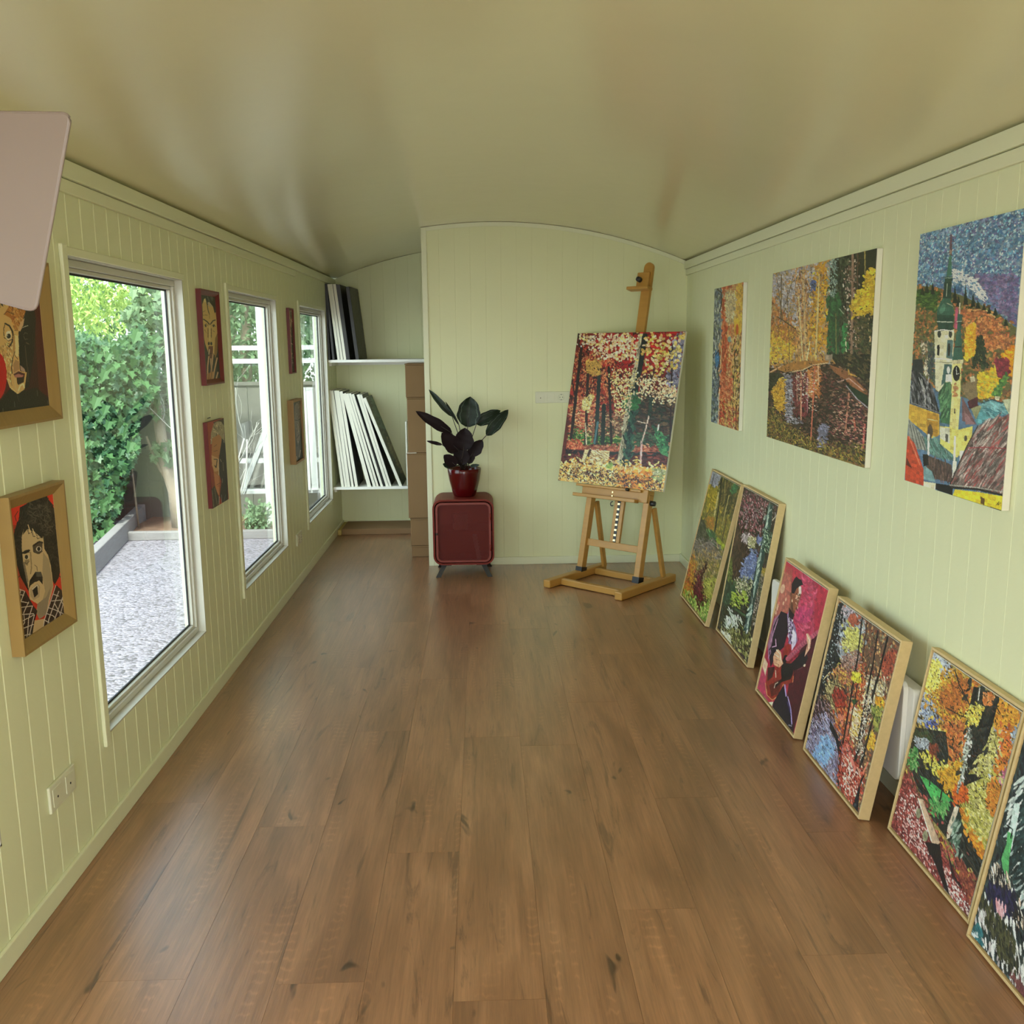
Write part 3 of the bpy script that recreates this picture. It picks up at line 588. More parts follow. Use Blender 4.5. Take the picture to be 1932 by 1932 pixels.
class Art:
    def __init__(s, q, rows, cols, base):
        s.q = [Vector(p) for p in q]; s.R, s.C = rows, cols
        u = np.linspace(0, 1, cols)[None, :, None]; v = np.linspace(0, 1, rows)[:, None, None]
        A, B, C_, D = [np.array(p) for p in s.q]
        s.P = (A*(1-u)+B*u)*(1-v) + (D*(1-u)+C_*u)*v
        d = s.P - np.array(EYE); z = d @ np.array(CAMF)
        s.X = 966 + _f*(d @ np.array(CAMR))/z; s.Y = 966 - _f*(d @ np.array(CAMU))/z
        s.im = np.empty((rows, cols, 3)); s.im[:] = hx(base); s.h = np.zeros((rows, cols)); s.fz = .07
        s.kx = cols/np.abs(s.X[:, -1]-s.X[:, 0]).mean(); s.ky = rows/np.abs(s.Y[-1]-s.Y[0]).mean(); s.crop(0, 0, 1)
    def crop(s, ox, oy, k): s.x = (s.X-ox)*k; s.y = (s.Y-oy)*k; s.k = k; return s
    def mask(s, pts):
        x, y = s.x, s.y; m = np.zeros(x.shape, bool); n = len(pts)
        for i in range(n):
            (x0, y0), (x1, y1) = pts[i], pts[(i+1) % n]
            if y0 == y1: continue
            c = (y0 > y) != (y1 > y); m ^= c & (x < (x1-x0)*(y-y0)/(y1-y0)+x0)
        return m
    def put(s, m, col, h=0): s.im[m] = hx(col); s.h[m] = h; return s
    def poly(s, col, *pts, h=0): return s.put(s.mask(pts), col, h)
    def grad(s, c0, c1, *pts, ax=1):
        m = s.mask(pts); t = (s.y if ax else s.x)[m]; t = (t-t.min())/max(1e-6, np.ptp(t)); s.im[m] = hx(c0)*(1-t[:, None])+hx(c1)*t[:, None]; return s
    def ell(s, col, cx, cy, rx, ry, a=0):
        a = math.radians(a); dx, dy = s.x-cx, s.y-cy; u = dx*math.cos(a)+dy*math.sin(a); v = -dx*math.sin(a)+dy*math.cos(a)
        return s.put((u/rx)**2+(v/ry)**2 < 1, col)
    def line(s, col, w, *pts):
        for (x0, y0), (x1, y1) in zip(pts, pts[1:]):
            dx, dy = x1-x0, y1-y0; L2 = dx*dx+dy*dy+1e-9; t = np.clip(((s.x-x0)*dx+(s.y-y0)*dy)/L2, 0, 1)
            s.put((s.x-x0-t*dx)**2+(s.y-y0-t*dy)**2 < (w/2)**2, col, .4)
        return s
    def lines(s, *a):
        for col, w, pts in a: s.line(col, w, *pts)
        return s
    def dabs(s, n, pal, a, b, ang=0, reg=None, jit=25, fz=None):
        m = s.mask(reg) if reg else (np.abs(s.x) < 1e9)
        if reg is None or True: ys, xs = np.nonzero(m)
        if not len(ys): return s
        i = RNG.integers(0, len(ys), n); cy, cx = ys[i], xs[i]
        if reg:
            f = s.fz if fz is None else fz
            sg = f*math.sqrt(len(ys)); cy = (cy+RNG.normal(0, sg, n)).astype(int); cx = (cx+RNG.normal(0, sg, n)).astype(int)
            k0 = (cy >= 0) & (cy < s.R) & (cx >= 0) & (cx < s.C); cy, cx = cy[k0], cx[k0]; n = len(cy)
        cols = np.array([hx(c) for c in pal.split()])[RNG.integers(0, len(pal.split()), n)]*RNG.uniform(.85, 1.12, (n, 1))
        th = np.radians(ang+RNG.normal(0, jit, n)); sz = RNG.uniform(.65, 1.25, n); A = a/s.k*sz; B = b/s.k*sz; hh = RNG.uniform(.3, 1, n)
        r = max(a, b)/s.k*1.25; rx, ry = int(r*s.kx)+1, int(r*s.ky)+1; ct, st = np.cos(th), np.sin(th)
        for oy in range(-ry, ry+1):
            for ox in range(-rx, rx+1):
                dx, dy = ox/s.kx, oy/s.ky; u = dx*ct+dy*st; v = -dx*st+dy*ct
                y, x = cy+oy, cx+ox; k = ((u/A)**2+(v/B)**2 < 1) & (y >= 0) & (y < s.R) & (x >= 0) & (x < s.C)
                s.im[y[k], x[k]] = np.clip(cols[k], 0, 1); s.h[y[k], x[k]] = hh[k]
        return s
    def build(s, name, parent, gain=1.35, relief=.0012, thick=0):
        if s.fz:
            g = s.im.mean(2, keepdims=True); s.im = g+(s.im-g)*.86
            nz = RNG.normal(0, 1, (s.R//7+2, s.C//7+2)); nz = np.repeat(np.repeat(nz, 7, 0), 7, 1)[:s.R, :s.C]; s.im = np.clip(s.im*(1+.07*nz[:, :, None]+.06*RNG.normal(0, 1, (s.R, s.C, 1))), 0, 1)
        n = np.cross(np.array(s.q[1]-s.q[0]), np.array(s.q[3]-s.q[0])); n /= np.linalg.norm(n)
        if n @ (np.array(EYE)-np.array(s.q[0])) < 0: n = -n
        V = s.P + n*((s.h*relief)[:, :, None]+.0008)
        k = np.arange(s.R*s.C).reshape(s.R, s.C); F = np.stack([k[:-1, :-1], k[1:, :-1], k[1:, 1:], k[:-1, 1:]], -1).reshape(-1, 4)
        off = wloc(parent); V = (V-np.array(off)).reshape(-1, 3)
        me = bpy.data.meshes.new(name); me.vertices.add(len(V)); me.vertices.foreach_set('co', V.ravel().astype(np.float32))
        me.loops.add(F.size); me.loops.foreach_set('vertex_index', F.ravel().astype(np.int32)); me.polygons.add(len(F))
        me.polygons.foreach_set('loop_start', np.arange(0, F.size, 4, dtype=np.int32)); me.update(calc_edges=True)
        if me.polygons[0].normal.dot(Vector(n)) < 0: me.flip_normals()
        ca = me.color_attributes.new('paint', 'FLOAT_COLOR', 'POINT'); c = np.ones((s.R*s.C, 4), np.float32); c[:, :3] = np.clip(lin(s.im.reshape(-1, 3))*gain, .004, .86)
        ca.data.foreach_set('color', c.ravel()); me.materials.append(PAINT); me.polygons.foreach_set('use_smooth', np.ones(len(F), bool))
        o = bpy.data.objects.new(name, me); COL.objects.link(o); o.parent = parent; return o
def slab(m, q, depth, inset=0):
    """box behind the quad q (TL TR BR BL), going away from the viewer side by depth"""
    n = (q[1]-q[0]).cross(q[3]-q[0]).normalized()
    if n.dot(EYE-q[0]) < 0: n = -n
    m.prism(q, n*-depth); return n
def frame(m, q, w, d0, d1):
    """mitred frame: outer quad q, rail width w, front at +d0, back at -d1"""
    n = (q[1]-q[0]).cross(q[3]-q[0]).normalized()
    if n.dot(EYE-q[0]) < 0: n = -n
    c = sum(q, Vector())/4; X = (q[1]-q[0]).normalized()*w; Y = (q[3]-q[0]).normalized()*w
    i = [q[0]+X+Y, q[1]-X+Y, q[2]-X-Y, q[3]+X-Y]
    for a in range(4):
        b = (a+1) % 4; m.prism([q[a]+n*d0, q[b]+n*d0, i[b]+n*d0, i[a]+n*d0], n*-(d0+d1))
    return i
def rectX(X, y_left, y_right, z0, z1):   # quad on a side wall, corners in picture order
    return [Vector((X, y_left, z1)), Vector((X, y_right, z1)), Vector((X, y_right, z0)), Vector((X, y_left, z0))]
def base(q): return Vector(((q[2].x+q[3].x)/2, (q[2].y+q[3].y)/2, min(q[2].z, q[3].z)))

# ---- the picture on the easel
q = EASELQ; t = empty('easel_painting', base(q), 'autumn wood painting with red leaves and one big trunk, standing on the easel', 'painting')
m = MB(); slab(m, q, .018); m.build('canvas', M['canvas'], t, bevel=.001)
A = Art(q, 285, 235, '5a1d16').crop(1000, 460, 3.864)
A.poly('7c1513', (360, 650), (1170, 650), (1130, 1000), (330, 1000))
A.dabs(900, '3a1512 6e1f16 96201a a8301e 4a2018 2c1210', 26, 12, 80, [(340, 650), (1170, 650), (1060, 1300), (290, 1300)])
A.dabs(260, 'a81414 b81a16 8f0f12', 24, 16, 0, [(500, 650), (1120, 650), (960, 900), (480, 900)])
A.dabs(900, 'b0492a c2663a 8c3020 d08a55 4a2018', 9, 5, 75, [(330, 760), (640, 830), (640, 1150), (300, 1280)])
A.dabs(260, '5a5a70 6c6a86 8f8aa0', 12, 7, 60, [(1060, 660), (1150, 660), (1110, 1060), (1000, 1030)])
A.dabs(600, '2d2a1e 3a2418 4a3020 1f2a1a 56422a', 30, 12, 20, [(780, 1100), (1090, 1150), (1050, 1500), (740, 1500)])
A.dabs(450, 'c8503a d8894f e0a070 8a2f22', 22, 5, -12, [(310, 1160), (480, 1120), (470, 1400), (290, 1440)])
A.poly('2a5a22', (300, 1385), (680, 1385), (680, 1470), (290, 1450)).dabs(350, '3f7a2c 2e5f24 76a046 a0a850 1f3a1a', 12, 5, 0, [(300, 1370), (690, 1370), (680, 1480), (285, 1460)])
A.dabs(500, '5c3a2a 7c4a34 a06848 3c3c22 c8a070', 12, 6, 0, [(480, 1240), (700, 1240), (680, 1400), (440, 1400)])
A.dabs(200, '1d3a22 2c4a2c 3c5a38', 18, 8, 0, [(740, 1380), (1050, 1400), (1040, 1540), (730, 1530)])
for x0, y0, x1, y1, w_, c in ((375, 760, 300, 1420, 22, '22140f'), (425, 900, 405, 1460, 20, '2a1a12'), (508, 900, 480, 1460, 28, '1c2a26'), (540, 1180, 530, 1460, 30, '16241c'), (575, 900, 595, 1460, 18, '20180f'), (1040, 740, 1020, 1500, 12, '2a1414')):
    A.line(c, w_, (x0, y0), (x1, y1))
A.line('8a4a30', 8, (470, 1300), (455, 1450)).line('3f6a70', 14, (495, 1300), (470, 1455)).line('c8b890', 9, (405, 1310), (412, 1460))
A.line('9a7a5a', 9, (560, 1270), (660, 1350)).line('c8b098', 6, (770, 1290), (850, 1310))
A.poly('b04828', (270, 1440), (380, 1450), (400, 1500), (265, 1500)).dabs(120, 'd06038 a83820 e08050', 10, 5, 0, [(270, 1430), (380, 1440), (400, 1500), (265, 1500)])
A.poly('a04a30', (400, 1470), (1040, 1490), (1040, 1550), (400, 1520)).dabs(250, 'b86848 8a3a28 c88860 6a2a20', 10, 4, 0, [(400, 1465), (1040, 1480), (1040, 1530), (400, 1500)])
A.poly('1c120e', (260, 1495), (390, 1510), (390, 1540), (258, 1528)).poly('17201a', (580, 1515), (1040, 1520), (1040, 1560), (580, 1545))
A.poly('4a1814', (255, 1530), (1035, 1550), (1020, 1640), (245, 1600)).dabs(300, '5e201a 3a1210 7a3226', 16, 6, 5, [(255, 1530), (1035, 1550), (1020, 1640), (245, 1600)])
A.poly('d8c088', (400, 1500), (580, 1510), (572, 1612), (375, 1590)).dabs(60, 'a07a48 8a6238 efe0b0', 20, 3, 10, [(410, 1505), (580, 1510), (572, 1605), (400, 1590)]).poly('3a1a14', (430, 1500), (450, 1500), (418, 1592), (398, 1590))
A.poly('a89e80', (800, 655), (830, 655), (800, 860), (765, 1100), (725, 1400), (690, 1620), (632, 1600), (665, 1430), (690, 1230), (722, 1040), (762, 880))
A.poly('14201a', (822, 655), (856, 655), (850, 730), (822, 900), (795, 1020), (775, 1200), (745, 1420), (718, 1625), (668, 1612), (690, 1480), (712, 1280), (745, 1060), (790, 880))
A.dabs(120, '1f4a34 17382a 2e5a40 0e1a16', 26, 9, 98, [(760, 1100), (790, 1100), (720, 1620), (670, 1600)]).dabs(60, '1f5a2c 2a6a34', 26, 14, 0, [(700, 1120), (785, 1120), (780, 1200), (695, 1200)])
A.dabs(70, 'c8bc98 8a8464 77704e', 16, 5, 100, [(795, 680), (805, 700), (690, 1500), (650, 1580)])
A.line('d8a8a0', 14, (815, 1440), (806, 1620)).line('b8a090', 10, (885, 1180), (850, 1330), (815, 1450)).poly('1d3524', (870, 1130), (905, 1130), (880, 1260), (860, 1250))
A.dabs(70, '2f7a44 256038 4a9a58', 26, 9, 50, [(910, 1350), (960, 1380), (1005, 1500), (970, 1540)]).line('d8d0b8', 9, (940, 1320), (932, 1360))
PK = 'f0c8a0 f2d4b0 e8b890 e8c070 f0c8a0 d8a860'
A.dabs(380, PK, 9.5, 7, 30, [(370, 660), (800, 660), (770, 850), (560, 840), (360, 730)], 50)
A.dabs(200, 'f0c8a0 e0b060 c8a040 d8c070 b8a848', 12, 8.5, 60, [(840, 670), (1150, 670), (1130, 880), (960, 950), (820, 940)], 50)
A.dabs(300, 'f0d098 e8c880 e0b868', 6.5, 5, 30, [(590, 930), (780, 930), (680, 1270), (640, 1240), (600, 1080)], 50)
A.dabs(330, 'f0d098 e8b880 f0c8a0', 7, 5, 20, [(790, 960), (950, 980), (1100, 1060), (1080, 1170), (900, 1150), (900, 1080), (790, 1140)], 50)
A.dabs(150, 'e8d890 d8c878 c8a850', 8, 6, 20, [(400, 1130), (460, 1100), (430, 1230), (380, 1200)], 50).dabs(160, 'c89a40 b88838', 10, 7, 30, [(420, 860), (520, 850), (500, 960), (420, 940)], 50)
A.poly('e0a848', (245, 1600), (640, 1625), (1020, 1640), (995, 1810), (220, 1735))
A.dabs(1500, 'f0c070 e8a840 e8b858 f4d898 d89030 eacb80', 12, 5, 0, [(245, 1595), (640, 1615), (1020, 1640), (995, 1810), (220, 1735)], 50)
A.dabs(160, 'f08a20 f0a030 e87a18', 14, 7, 0, [(640, 1680), (900, 1650), (880, 1780), (640, 1780)], 40)
A.dabs(620, '4a1c18 3a1614 5c2a1c 2a1a12', 9, 3, 20, [(245, 1620), (700, 1680), (1000, 1740), (985, 1805), (560, 1765), (240, 1700)], 60)
A.dabs(40, '9aa060 c8c890 6a7a48', 16, 9, 0, [(910, 1650), (980, 1650), (970, 1720), (900, 1710)]).dabs(30, 'a0b050 6a9a40', 12, 8, 0, [(570, 1600), (600, 1600), (590, 1640), (560, 1640)])
A.dabs(500, '2a1614 3a1a16 241a12', 7, 3, 60, [(340, 660), (1160, 660), (1040, 1500), (270, 1450)], 60)
A.build('painted_surface', t)

# ---- painted faces of the outermost stored canvases
(t0, q0), (t1, q1) = FACES
A = Art(q0, 150, 60, '1f2a22').crop(590, 700, 5.084); A.dabs(260, '2c3c30 1a241c 3c5040 24301f 46523a', 22, 8, 60, None, 30)
A.dabs(110, '3c6050 4a6a58 2c4a3c', 20, 8, 60, [(560, 240), (620, 300), (700, 560), (640, 520)]).dabs(90, '6a6a3c 54502c 7a6c40', 14, 6, 60, [(700, 620), (860, 860), (880, 1000), (760, 800)]).build('painted_face', t0, 1.2)
A = Art(q1, 130, 50, '1a2024').crop(580, 480, 7.728); A.dabs(160, '1a2028 20282c 141a1c', 26, 8, 80, None, 20)
A.poly('6a6a38', (500, 440), (560, 460), (640, 860), (600, 960), (560, 900), (520, 620)).dabs(90, '8a8a4c a09a50 6a6a3c', 22, 7, 80, [(500, 440), (560, 460), (630, 820), (590, 940), (540, 700)], 12).dabs(40, 'a8a49a c8c4b8', 16, 5, 75, [(475, 450), (500, 540), (560, 830), (545, 800)], 12)
A.poly('17191a', (560, 960), (595, 930), (660, 1040), (665, 1200), (610, 1290), (560, 1200)).lines(('8a8878', 14, [(660, 1260), (700, 1480)]), ('9a9880', 9, [(640, 1000), (665, 1080)]), ('2c1c14', 16, [(590, 480), (740, 1490)])).build('painted_face', t1, 1.2)
# ---- right wall
def wallcanvas(name, label, q, d=.021):
    t = empty(name, base(q), label, 'painting', None); m = MB(); slab(m, q, d); m.build('canvas', M['canvas'], t, bevel=.0015); return t
q = rectX(XR-.022, 5.62, 5.005, 1.065, 1.845)
t = wallcanvas('wall_painting', 'narrow-looking orange and blue-grey bark texture painting, farthest on the right wall', q)
A = Art(q, 270, 110, 'c88a50').crop(1325, 520, 6.44)
A.dabs(1400, 'c88048 b8603a d8a868 d89850 a87840 c8a070 b04a28', 26, 9, 80)
A.poly('b04424', (255, 120), (300, 120), (300, 900), (260, 1850), (205, 1850), (240, 1000)).dabs(300, 'b83a1c a0482c c86038 d07848', 26, 8, 88, [(250, 120), (310, 120), (300, 900), (260, 1850), (205, 1850), (240, 1000)], 12)
A.dabs(400, 'd8c088 c8b078 a89060 b8a890', 24, 7, 60, [(290, 200), (420, 220), (400, 560), (300, 560)])
A.dabs(220, 'c89a30 e0b040 d8a038', 22, 7, 88, [(430, 120), (500, 110), (470, 700), (400, 700)], 12).ell('d8a820', 428, 630, 40, 110).ell('c04a10', 426, 660, 18, 70).ell('7a9a94', 335, 775, 24, 36)
A.dabs(420, 'd8b050 b89038 8a7a40 6a5a30 c8a878 3a2a18', 26, 6, 95, [(390, 780), (470, 760), (440, 1850), (340, 1800)], 15)
A.dabs(260, 'c8643c b8502c d08a58', 22, 9, 40, [(240, 1230), (370, 1240), (360, 1500), (230, 1500)]).dabs(200, 'd0a858 c08a48 7a3c28 b83c30', 20, 7, 60, [(215, 1500), (430, 1500), (430, 1880), (205, 1830)])
A.poly('5a6468', (130, 150), (235, 140), (245, 280), (225, 420), (235, 700), (195, 880), (215, 1050), (195, 1180), (215, 1330), (190, 1450), (205, 1560), (180, 1850), (110, 1830))
A.dabs(420, '7c8a90 56687a 8f9a94 3c4448 6c7a54 a8aca0 485a78', 28, 8, 85, [(135, 160), (225, 150), (230, 420), (230, 700), (190, 880), (205, 1050), (190, 1400), (185, 1830), (120, 1820)], 20)
A.dabs(30, '2e6a98 3a7ab0', 30, 8, 88, [(165, 930), (205, 940), (205, 1100), (170, 1100)], 8)
A.lines(('231c1a', 14, [(185, 165), (240, 210), (238, 330), (215, 440)]), ('1c1a1a', 9, [(170, 960), (205, 900), (212, 1040), (190, 1150), (212, 1300), (190, 1450)]), ('e0b078', 10, [(215, 820), (235, 900), (225, 1100), (200, 1160)]), ('e0b890', 9, [(212, 1380), (205, 1560), (200, 1840)]), ('3a2418', 8, [(400, 980), (385, 1300), (380, 1480)]), ('7a2a18', 12, [(415, 1600), (410, 1860)]))
A.build('painted_surface', t)

q = rectX(XR-.022, 4.50, 3.32, 1.083, 1.852)
t = wallcanvas('wall_painting', 'large painting of a golden wood mirrored in a dark pond, middle of the right wall', q)
A = Art(q, 390, 290, '7a6030').crop(1300, 440, 4.2)
A.grad('9a9090', 'a87838', (640, 80), (1500, 80), (1500, 1050), (640, 1050))
A.dabs(2200, 'a88a48 b8923c 9a7a48 c89a38 8f8488 a49a9c 7a6a48 b87838', 16, 6, 60, [(640, 250), (1120, 180), (1120, 1040), (640, 1080)], 40)
A.dabs(500, '9a94a4 a8a4b0 8a8490 b4aeb0', 15, 6, 45, [(660, 330), (860, 280), (1000, 250), (990, 480), (860, 760), (760, 700), (680, 500)], 40)
A.dabs(500, 'c89420 d8a828 b8862c e0b438', 16, 7, 30, [(650, 740), (860, 760), (840, 960), (650, 1040)], 50).dabs(350, 'd8a020 c88a1c b87c30', 16, 7, 80, [(1000, 250), (1100, 220), (1110, 900), (940, 960)], 40)
A.dabs(260, 'c07838 a86830 8f5028', 16, 6, 80, [(650, 480), (720, 600), (860, 760), (850, 900), (640, 760)], 30).dabs(300, 'b07840 8a5a34 c89860', 18, 5, 88, [(850, 290), (940, 280), (940, 1000), (860, 1000)], 12)
for x, y0, x2, y1, w_, c in ((735, 330, 730, 700, 8, '5a4a30'), (905, 300, 930, 1000, 12, 'b89a68'), (870, 500, 905, 1010, 7, 'd8c088'), (1035, 330, 1005, 990, 13, 'c8b070'), (960, 860, 935, 1010, 9, 'dcc890'), (780, 450, 800, 1000, 6, '6a5030'), (700, 360, 745, 690, 5, '3f3424'), (830, 340, 770, 560, 5, '4a3c2a'), (850, 760, 700, 660, 7, '2f261c')): A.line(c, w_, (x, y0), (x2, y1))
A.dabs(60, '4a5a90 3c4c88', 12, 6, 60, [(975, 380), (1010, 380), (1000, 450), (970, 450)])
A.poly('24281a', (1120, 250), (1200, 170), (1490, 90), (1440, 1180), (1170, 1040), (1110, 960))
A.dabs(500, '1c2a20 2c3824 1c1c18 3a4430 46503a', 20, 7, 85, [(1150, 200), (1300, 150), (1300, 980), (1120, 960)], 15).dabs(260, '1f4a2c 17402a 2a6034', 26, 9, 88, [(1120, 500), (1190, 480), (1180, 930), (1110, 930)], 10)
A.dabs(120, '1f6a38 2a8044', 16, 7, 88, [(1225, 730), (1255, 730), (1250, 950), (1225, 950)], 15).dabs(130, '9ab0a0 7a9a94 6a8080', 9, 4, 60, [(1110, 230), (1180, 180), (1170, 500), (1110, 500)])
A.dabs(260, 'a89488 8a6a60 c8b8a8 5a3a38 6a4a30', 8, 4, 80, [(1230, 300), (1340, 180), (1360, 940), (1260, 900)])
for x, y0, x2, y1, w_, c in ((1300, 150, 1290, 950, 18, '8a6a58'), (1340, 150, 1330, 950, 8, '5a4030'), (1395, 130, 1400, 420, 10, '8a7a40'), (1165, 640, 1170, 1000, 9, '6a6a38'), (1245, 860, 1250, 960, 9, 'c8c8a0'), (1420, 640, 1440, 880, 16, 'c8a878'), (1195, 600, 1230, 640, 8, '8a9a80'), (1370, 700, 1380, 860, 6, 'b8a890'), (1325, 780, 1330, 900, 7, 'c89a80')): A.line(c, w_, (x, y0), (x2, y1))
A.dabs(420, 'd8b020 e0bc30 c8a028 b89020', 17, 8, 30, [(1280, 620), (1340, 480), (1400, 420), (1410, 330), (1480, 300), (1460, 620), (1360, 650)], 45)
A.dabs(200, '3a4428 5a5030 2c3020', 12, 6, 60, [(1330, 680), (1450, 640), (1440, 980), (1330, 960)])
A.poly('2a2018', (640, 1070), (1100, 1040), (1440, 1000), (1400, 1840), (620, 1630))
A.dabs(1900, '3a2a20 4a2a26 2a2220 5a3a2c 6a3030 4a3c34 7a5a48', 13, 5, 0, [(640, 1090), (1440, 1020), (1400, 1840), (620, 1630)], 25)
A.dabs(330, '7a7888 8a8898 6a6878 9a98a0', 13, 4, 0, [(760, 1120), (830, 1130), (820, 1450), (900, 1500), (780, 1500), (750, 1300)], 15).dabs(170, '6a6a80 5a5a70 8080a0', 12, 5, 10, [(1040, 1530), (1100, 1520), (1090, 1690), (1030, 1690)])
A.dabs(420, 'c8941c b8841c d8a838 a87820', 13, 5, 0, [(680, 1170), (760, 1160), (760, 1300), (750, 1430), (690, 1380), (650, 1260)], 30)
A.dabs(300, '6a2028 5a1a28 7a2c34', 16, 5, 88, [(830, 1120), (960, 1100), (940, 1450), (830, 1420)], 15).dabs(260, 'b86a30 a85c2c c88040', 14, 5, 30, [(950, 1080), (1050, 1060), (1040, 1290), (950, 1290)], 45)
for x, y0, x2, y1, c, w_ in ((890, 1100, 890, 1480, 'c88a68', 8), (1000, 1050, 968, 1640, 'b85840', 10), (940, 1150, 940, 1420, '9a5868', 8), (855, 1100, 860, 1350, 'a06a60', 6), (1025, 1050, 1030, 1200, 'd09a70', 9), (1270, 1270, 1240, 1580, 'a86a50', 12), (1310, 1470, 1320, 1560, 'a84838', 14), (1395, 1520, 1380, 1700, 'b84a48', 16)): A.line(c, w_, (x, y0), (x2, y1))
A.dabs(420, '8a4048 a86a58 4a2430 c89a80', 8, 3, 0, [(1150, 1240), (1420, 1360), (1400, 1700), (1140, 1600)], 15)
A.dabs(160, 'd8b890 f0e0c0', 6, 3, 0, [(840, 1100), (900, 1100), (1040, 1060), (1000, 1440), (860, 1300)])
A.poly('a06a2c', (640, 1100), (700, 1060), (850, 1015), (1100, 1005), (1110, 1025), (980, 1040), (900, 1080), (760, 1100), (700, 1080), (650, 1110)).line('d8b088', 7, (800, 1100), (900, 1085), (980, 1045), (1100, 1028)).line('d8a888', 6, (645, 1100), (740, 1050))
A.poly('1c2416', (640, 1110), (740, 1110), (690, 1190), (640, 1260)).dabs(60, '2a3420 1a2014', 14, 6, 0, [(640, 1110), (720, 1110), (690, 1190), (640, 1260)])
A.poly('8a5230', (1110, 1040), (1250, 1090), (1340, 1180), (1420, 1250), (1410, 1280), (1300, 1230), (1240, 1160), (1150, 1100)).poly('b88838', (1260, 1060), (1280, 1110), (1340, 1130), (1330, 1140), (1260, 1120)).poly('16301c', (1250, 1190), (1420, 1290), (1418, 1360), (1340, 1310), (1270, 1240)).line('b08a80', 8, (1180, 1180), (1270, 1150), (1400, 1260)).line('9a94a0', 8, (1250, 1210), (1330, 1310), (1415, 1380))
A.poly('1c1c14', (1150, 960), (1440, 960), (1430, 1230), (1340, 1130), (1240, 1060), (1150, 1010)).dabs(120, '3a3a24 5a4a30 24301c', 12, 5, 30, [(1150, 960), (1440, 960), (1430, 1230), (1340, 1130), (1240, 1060), (1150, 1010)]).poly('8a7a68', (1075, 965), (1140, 960), (1135, 1005), (1080, 1010))
A.dabs(1500, '6a5a20 4a4a20 7a4a24 2a3a18 8a7a38 a08a30', 9, 4, 60, [(640, 1380), (760, 1500), (920, 1620), (1100, 1690), (1400, 1700), (1395, 1850), (620, 1635)], 60)
A.dabs(700, '2a2418 3a2c1c 4a3c28', 9, 3, 75, [(640, 250), (1480, 90), (1400, 1840), (620, 1630)], 50)
A.build('painted_surface', t, 1.5)

q = rectX(XR-.022, 2.995, 2.415, 1.086, 1.862)
t = wallcanvas('wall_painting', 'painting of a town with green church spires under blue sky, nearest on the right wall', q)
A = Art(q, 540, 200, '4a6a8a'); A.fz = .02; A.crop(1660, 360, 3.018)
A.dabs(2600, '4a7296 5a88a8 3a6290 6a7a9a 7a94a8 5a5a88', 14, 7, 60, [(220, 80), (821, 60), (821, 800), (210, 600)], 50)
A.dabs(700, '8ab8c8 a0c8d0 c0d4d4 5aa0c0', 6, 3, 100, [(220, 80), (821, 60), (821, 560), (210, 540)], 30).dabs(500, '6a5a88 7a6a90 5a5080 54648c', 12, 6, 30, [(540, 480), (790, 480), (785, 770), (640, 640)], 50).dabs(160, 'c8d0d8 d8dce0', 9, 4, 40, [(420, 440), (560, 500), (620, 620), (600, 640), (500, 540), (420, 520)])
A.poly('5a5a34', (215, 540), (330, 550), (480, 600), (640, 680), (780, 780), (740, 1260), (180, 1080))
A.dabs(1500, '7a6a38 5a6030 8a5a34 a8703c 3a4a2a b06838 6a4a30', 12, 6, 60, [(212, 540), (330, 560), (480, 620), (640, 680), (780, 780), (750, 1240), (180, 1080)], 50)
A.dabs(500, 'b06a38 a85a34 8a5438 c88048', 12, 5, 30, [(470, 680), (600, 670), (700, 740), (760, 900), (600, 900), (480, 760)], 40).line('c8b070', 5, (530, 680), (600, 675), (660, 720))
A.dabs(220, '2a4a20 4a6a2a', 14, 7, 0, [(215, 570), (330, 580), (320, 690), (210, 640)])
for x, y, hgt in ((270, 580, 60), (303, 590, 75), (245, 590, 45), (490, 650, 120), (430, 640, 110), (533, 660, 80), (560, 670, 50), (595, 680, 40), (625, 700, 45), (660, 710, 50), (450, 660, 70), (575, 930, 140), (720, 770, 50)):
    A.poly('1a2618', (x, y-hgt), (x+14, y), (x-14, y))
A.dabs(200, '1f2c1c 2c3a24', 10, 5, 80, [(560, 830), (590, 830), (620, 1010), (530, 1010)])
A.dabs(260, 'e89a18 f0a820 d88818 e8b030', 13, 7, 80, [(500, 780), (545, 760), (540, 930), (490, 960)], 30).dabs(300, 'f0a818 e89010 d87810', 13, 7, 60, [(700, 940), (780, 880), (765, 1060), (720, 1040)]).dabs(300, 'd8b020 c8a828 e8a018 a8a038', 13, 7, 60, [(560, 1050), (680, 1000), (690, 1160), (570, 1180)]).dabs(130, '6a2030 8a2a38', 12, 6, 60, [(660, 960), (740, 960), (740, 1060), (680, 1060)])
A.dabs(60, '3a6a34 5a8a3c', 12, 7, 110, [(650, 1160), (720, 1040), (730, 1060), (680, 1180)])
A.dabs(120, 'c8b8a0 8a7a68 3a4438', 9, 4, 85, [(240, 860), (290, 860), (285, 1060), (250, 1040)]).dabs(160, '2c3440 3a4448 4a5a48', 12, 5, 80, [(280, 860), (325, 880), (320, 1100), (280, 1060)]).poly('24282c', (190, 960), (245, 960), (250, 1040), (185, 1030))
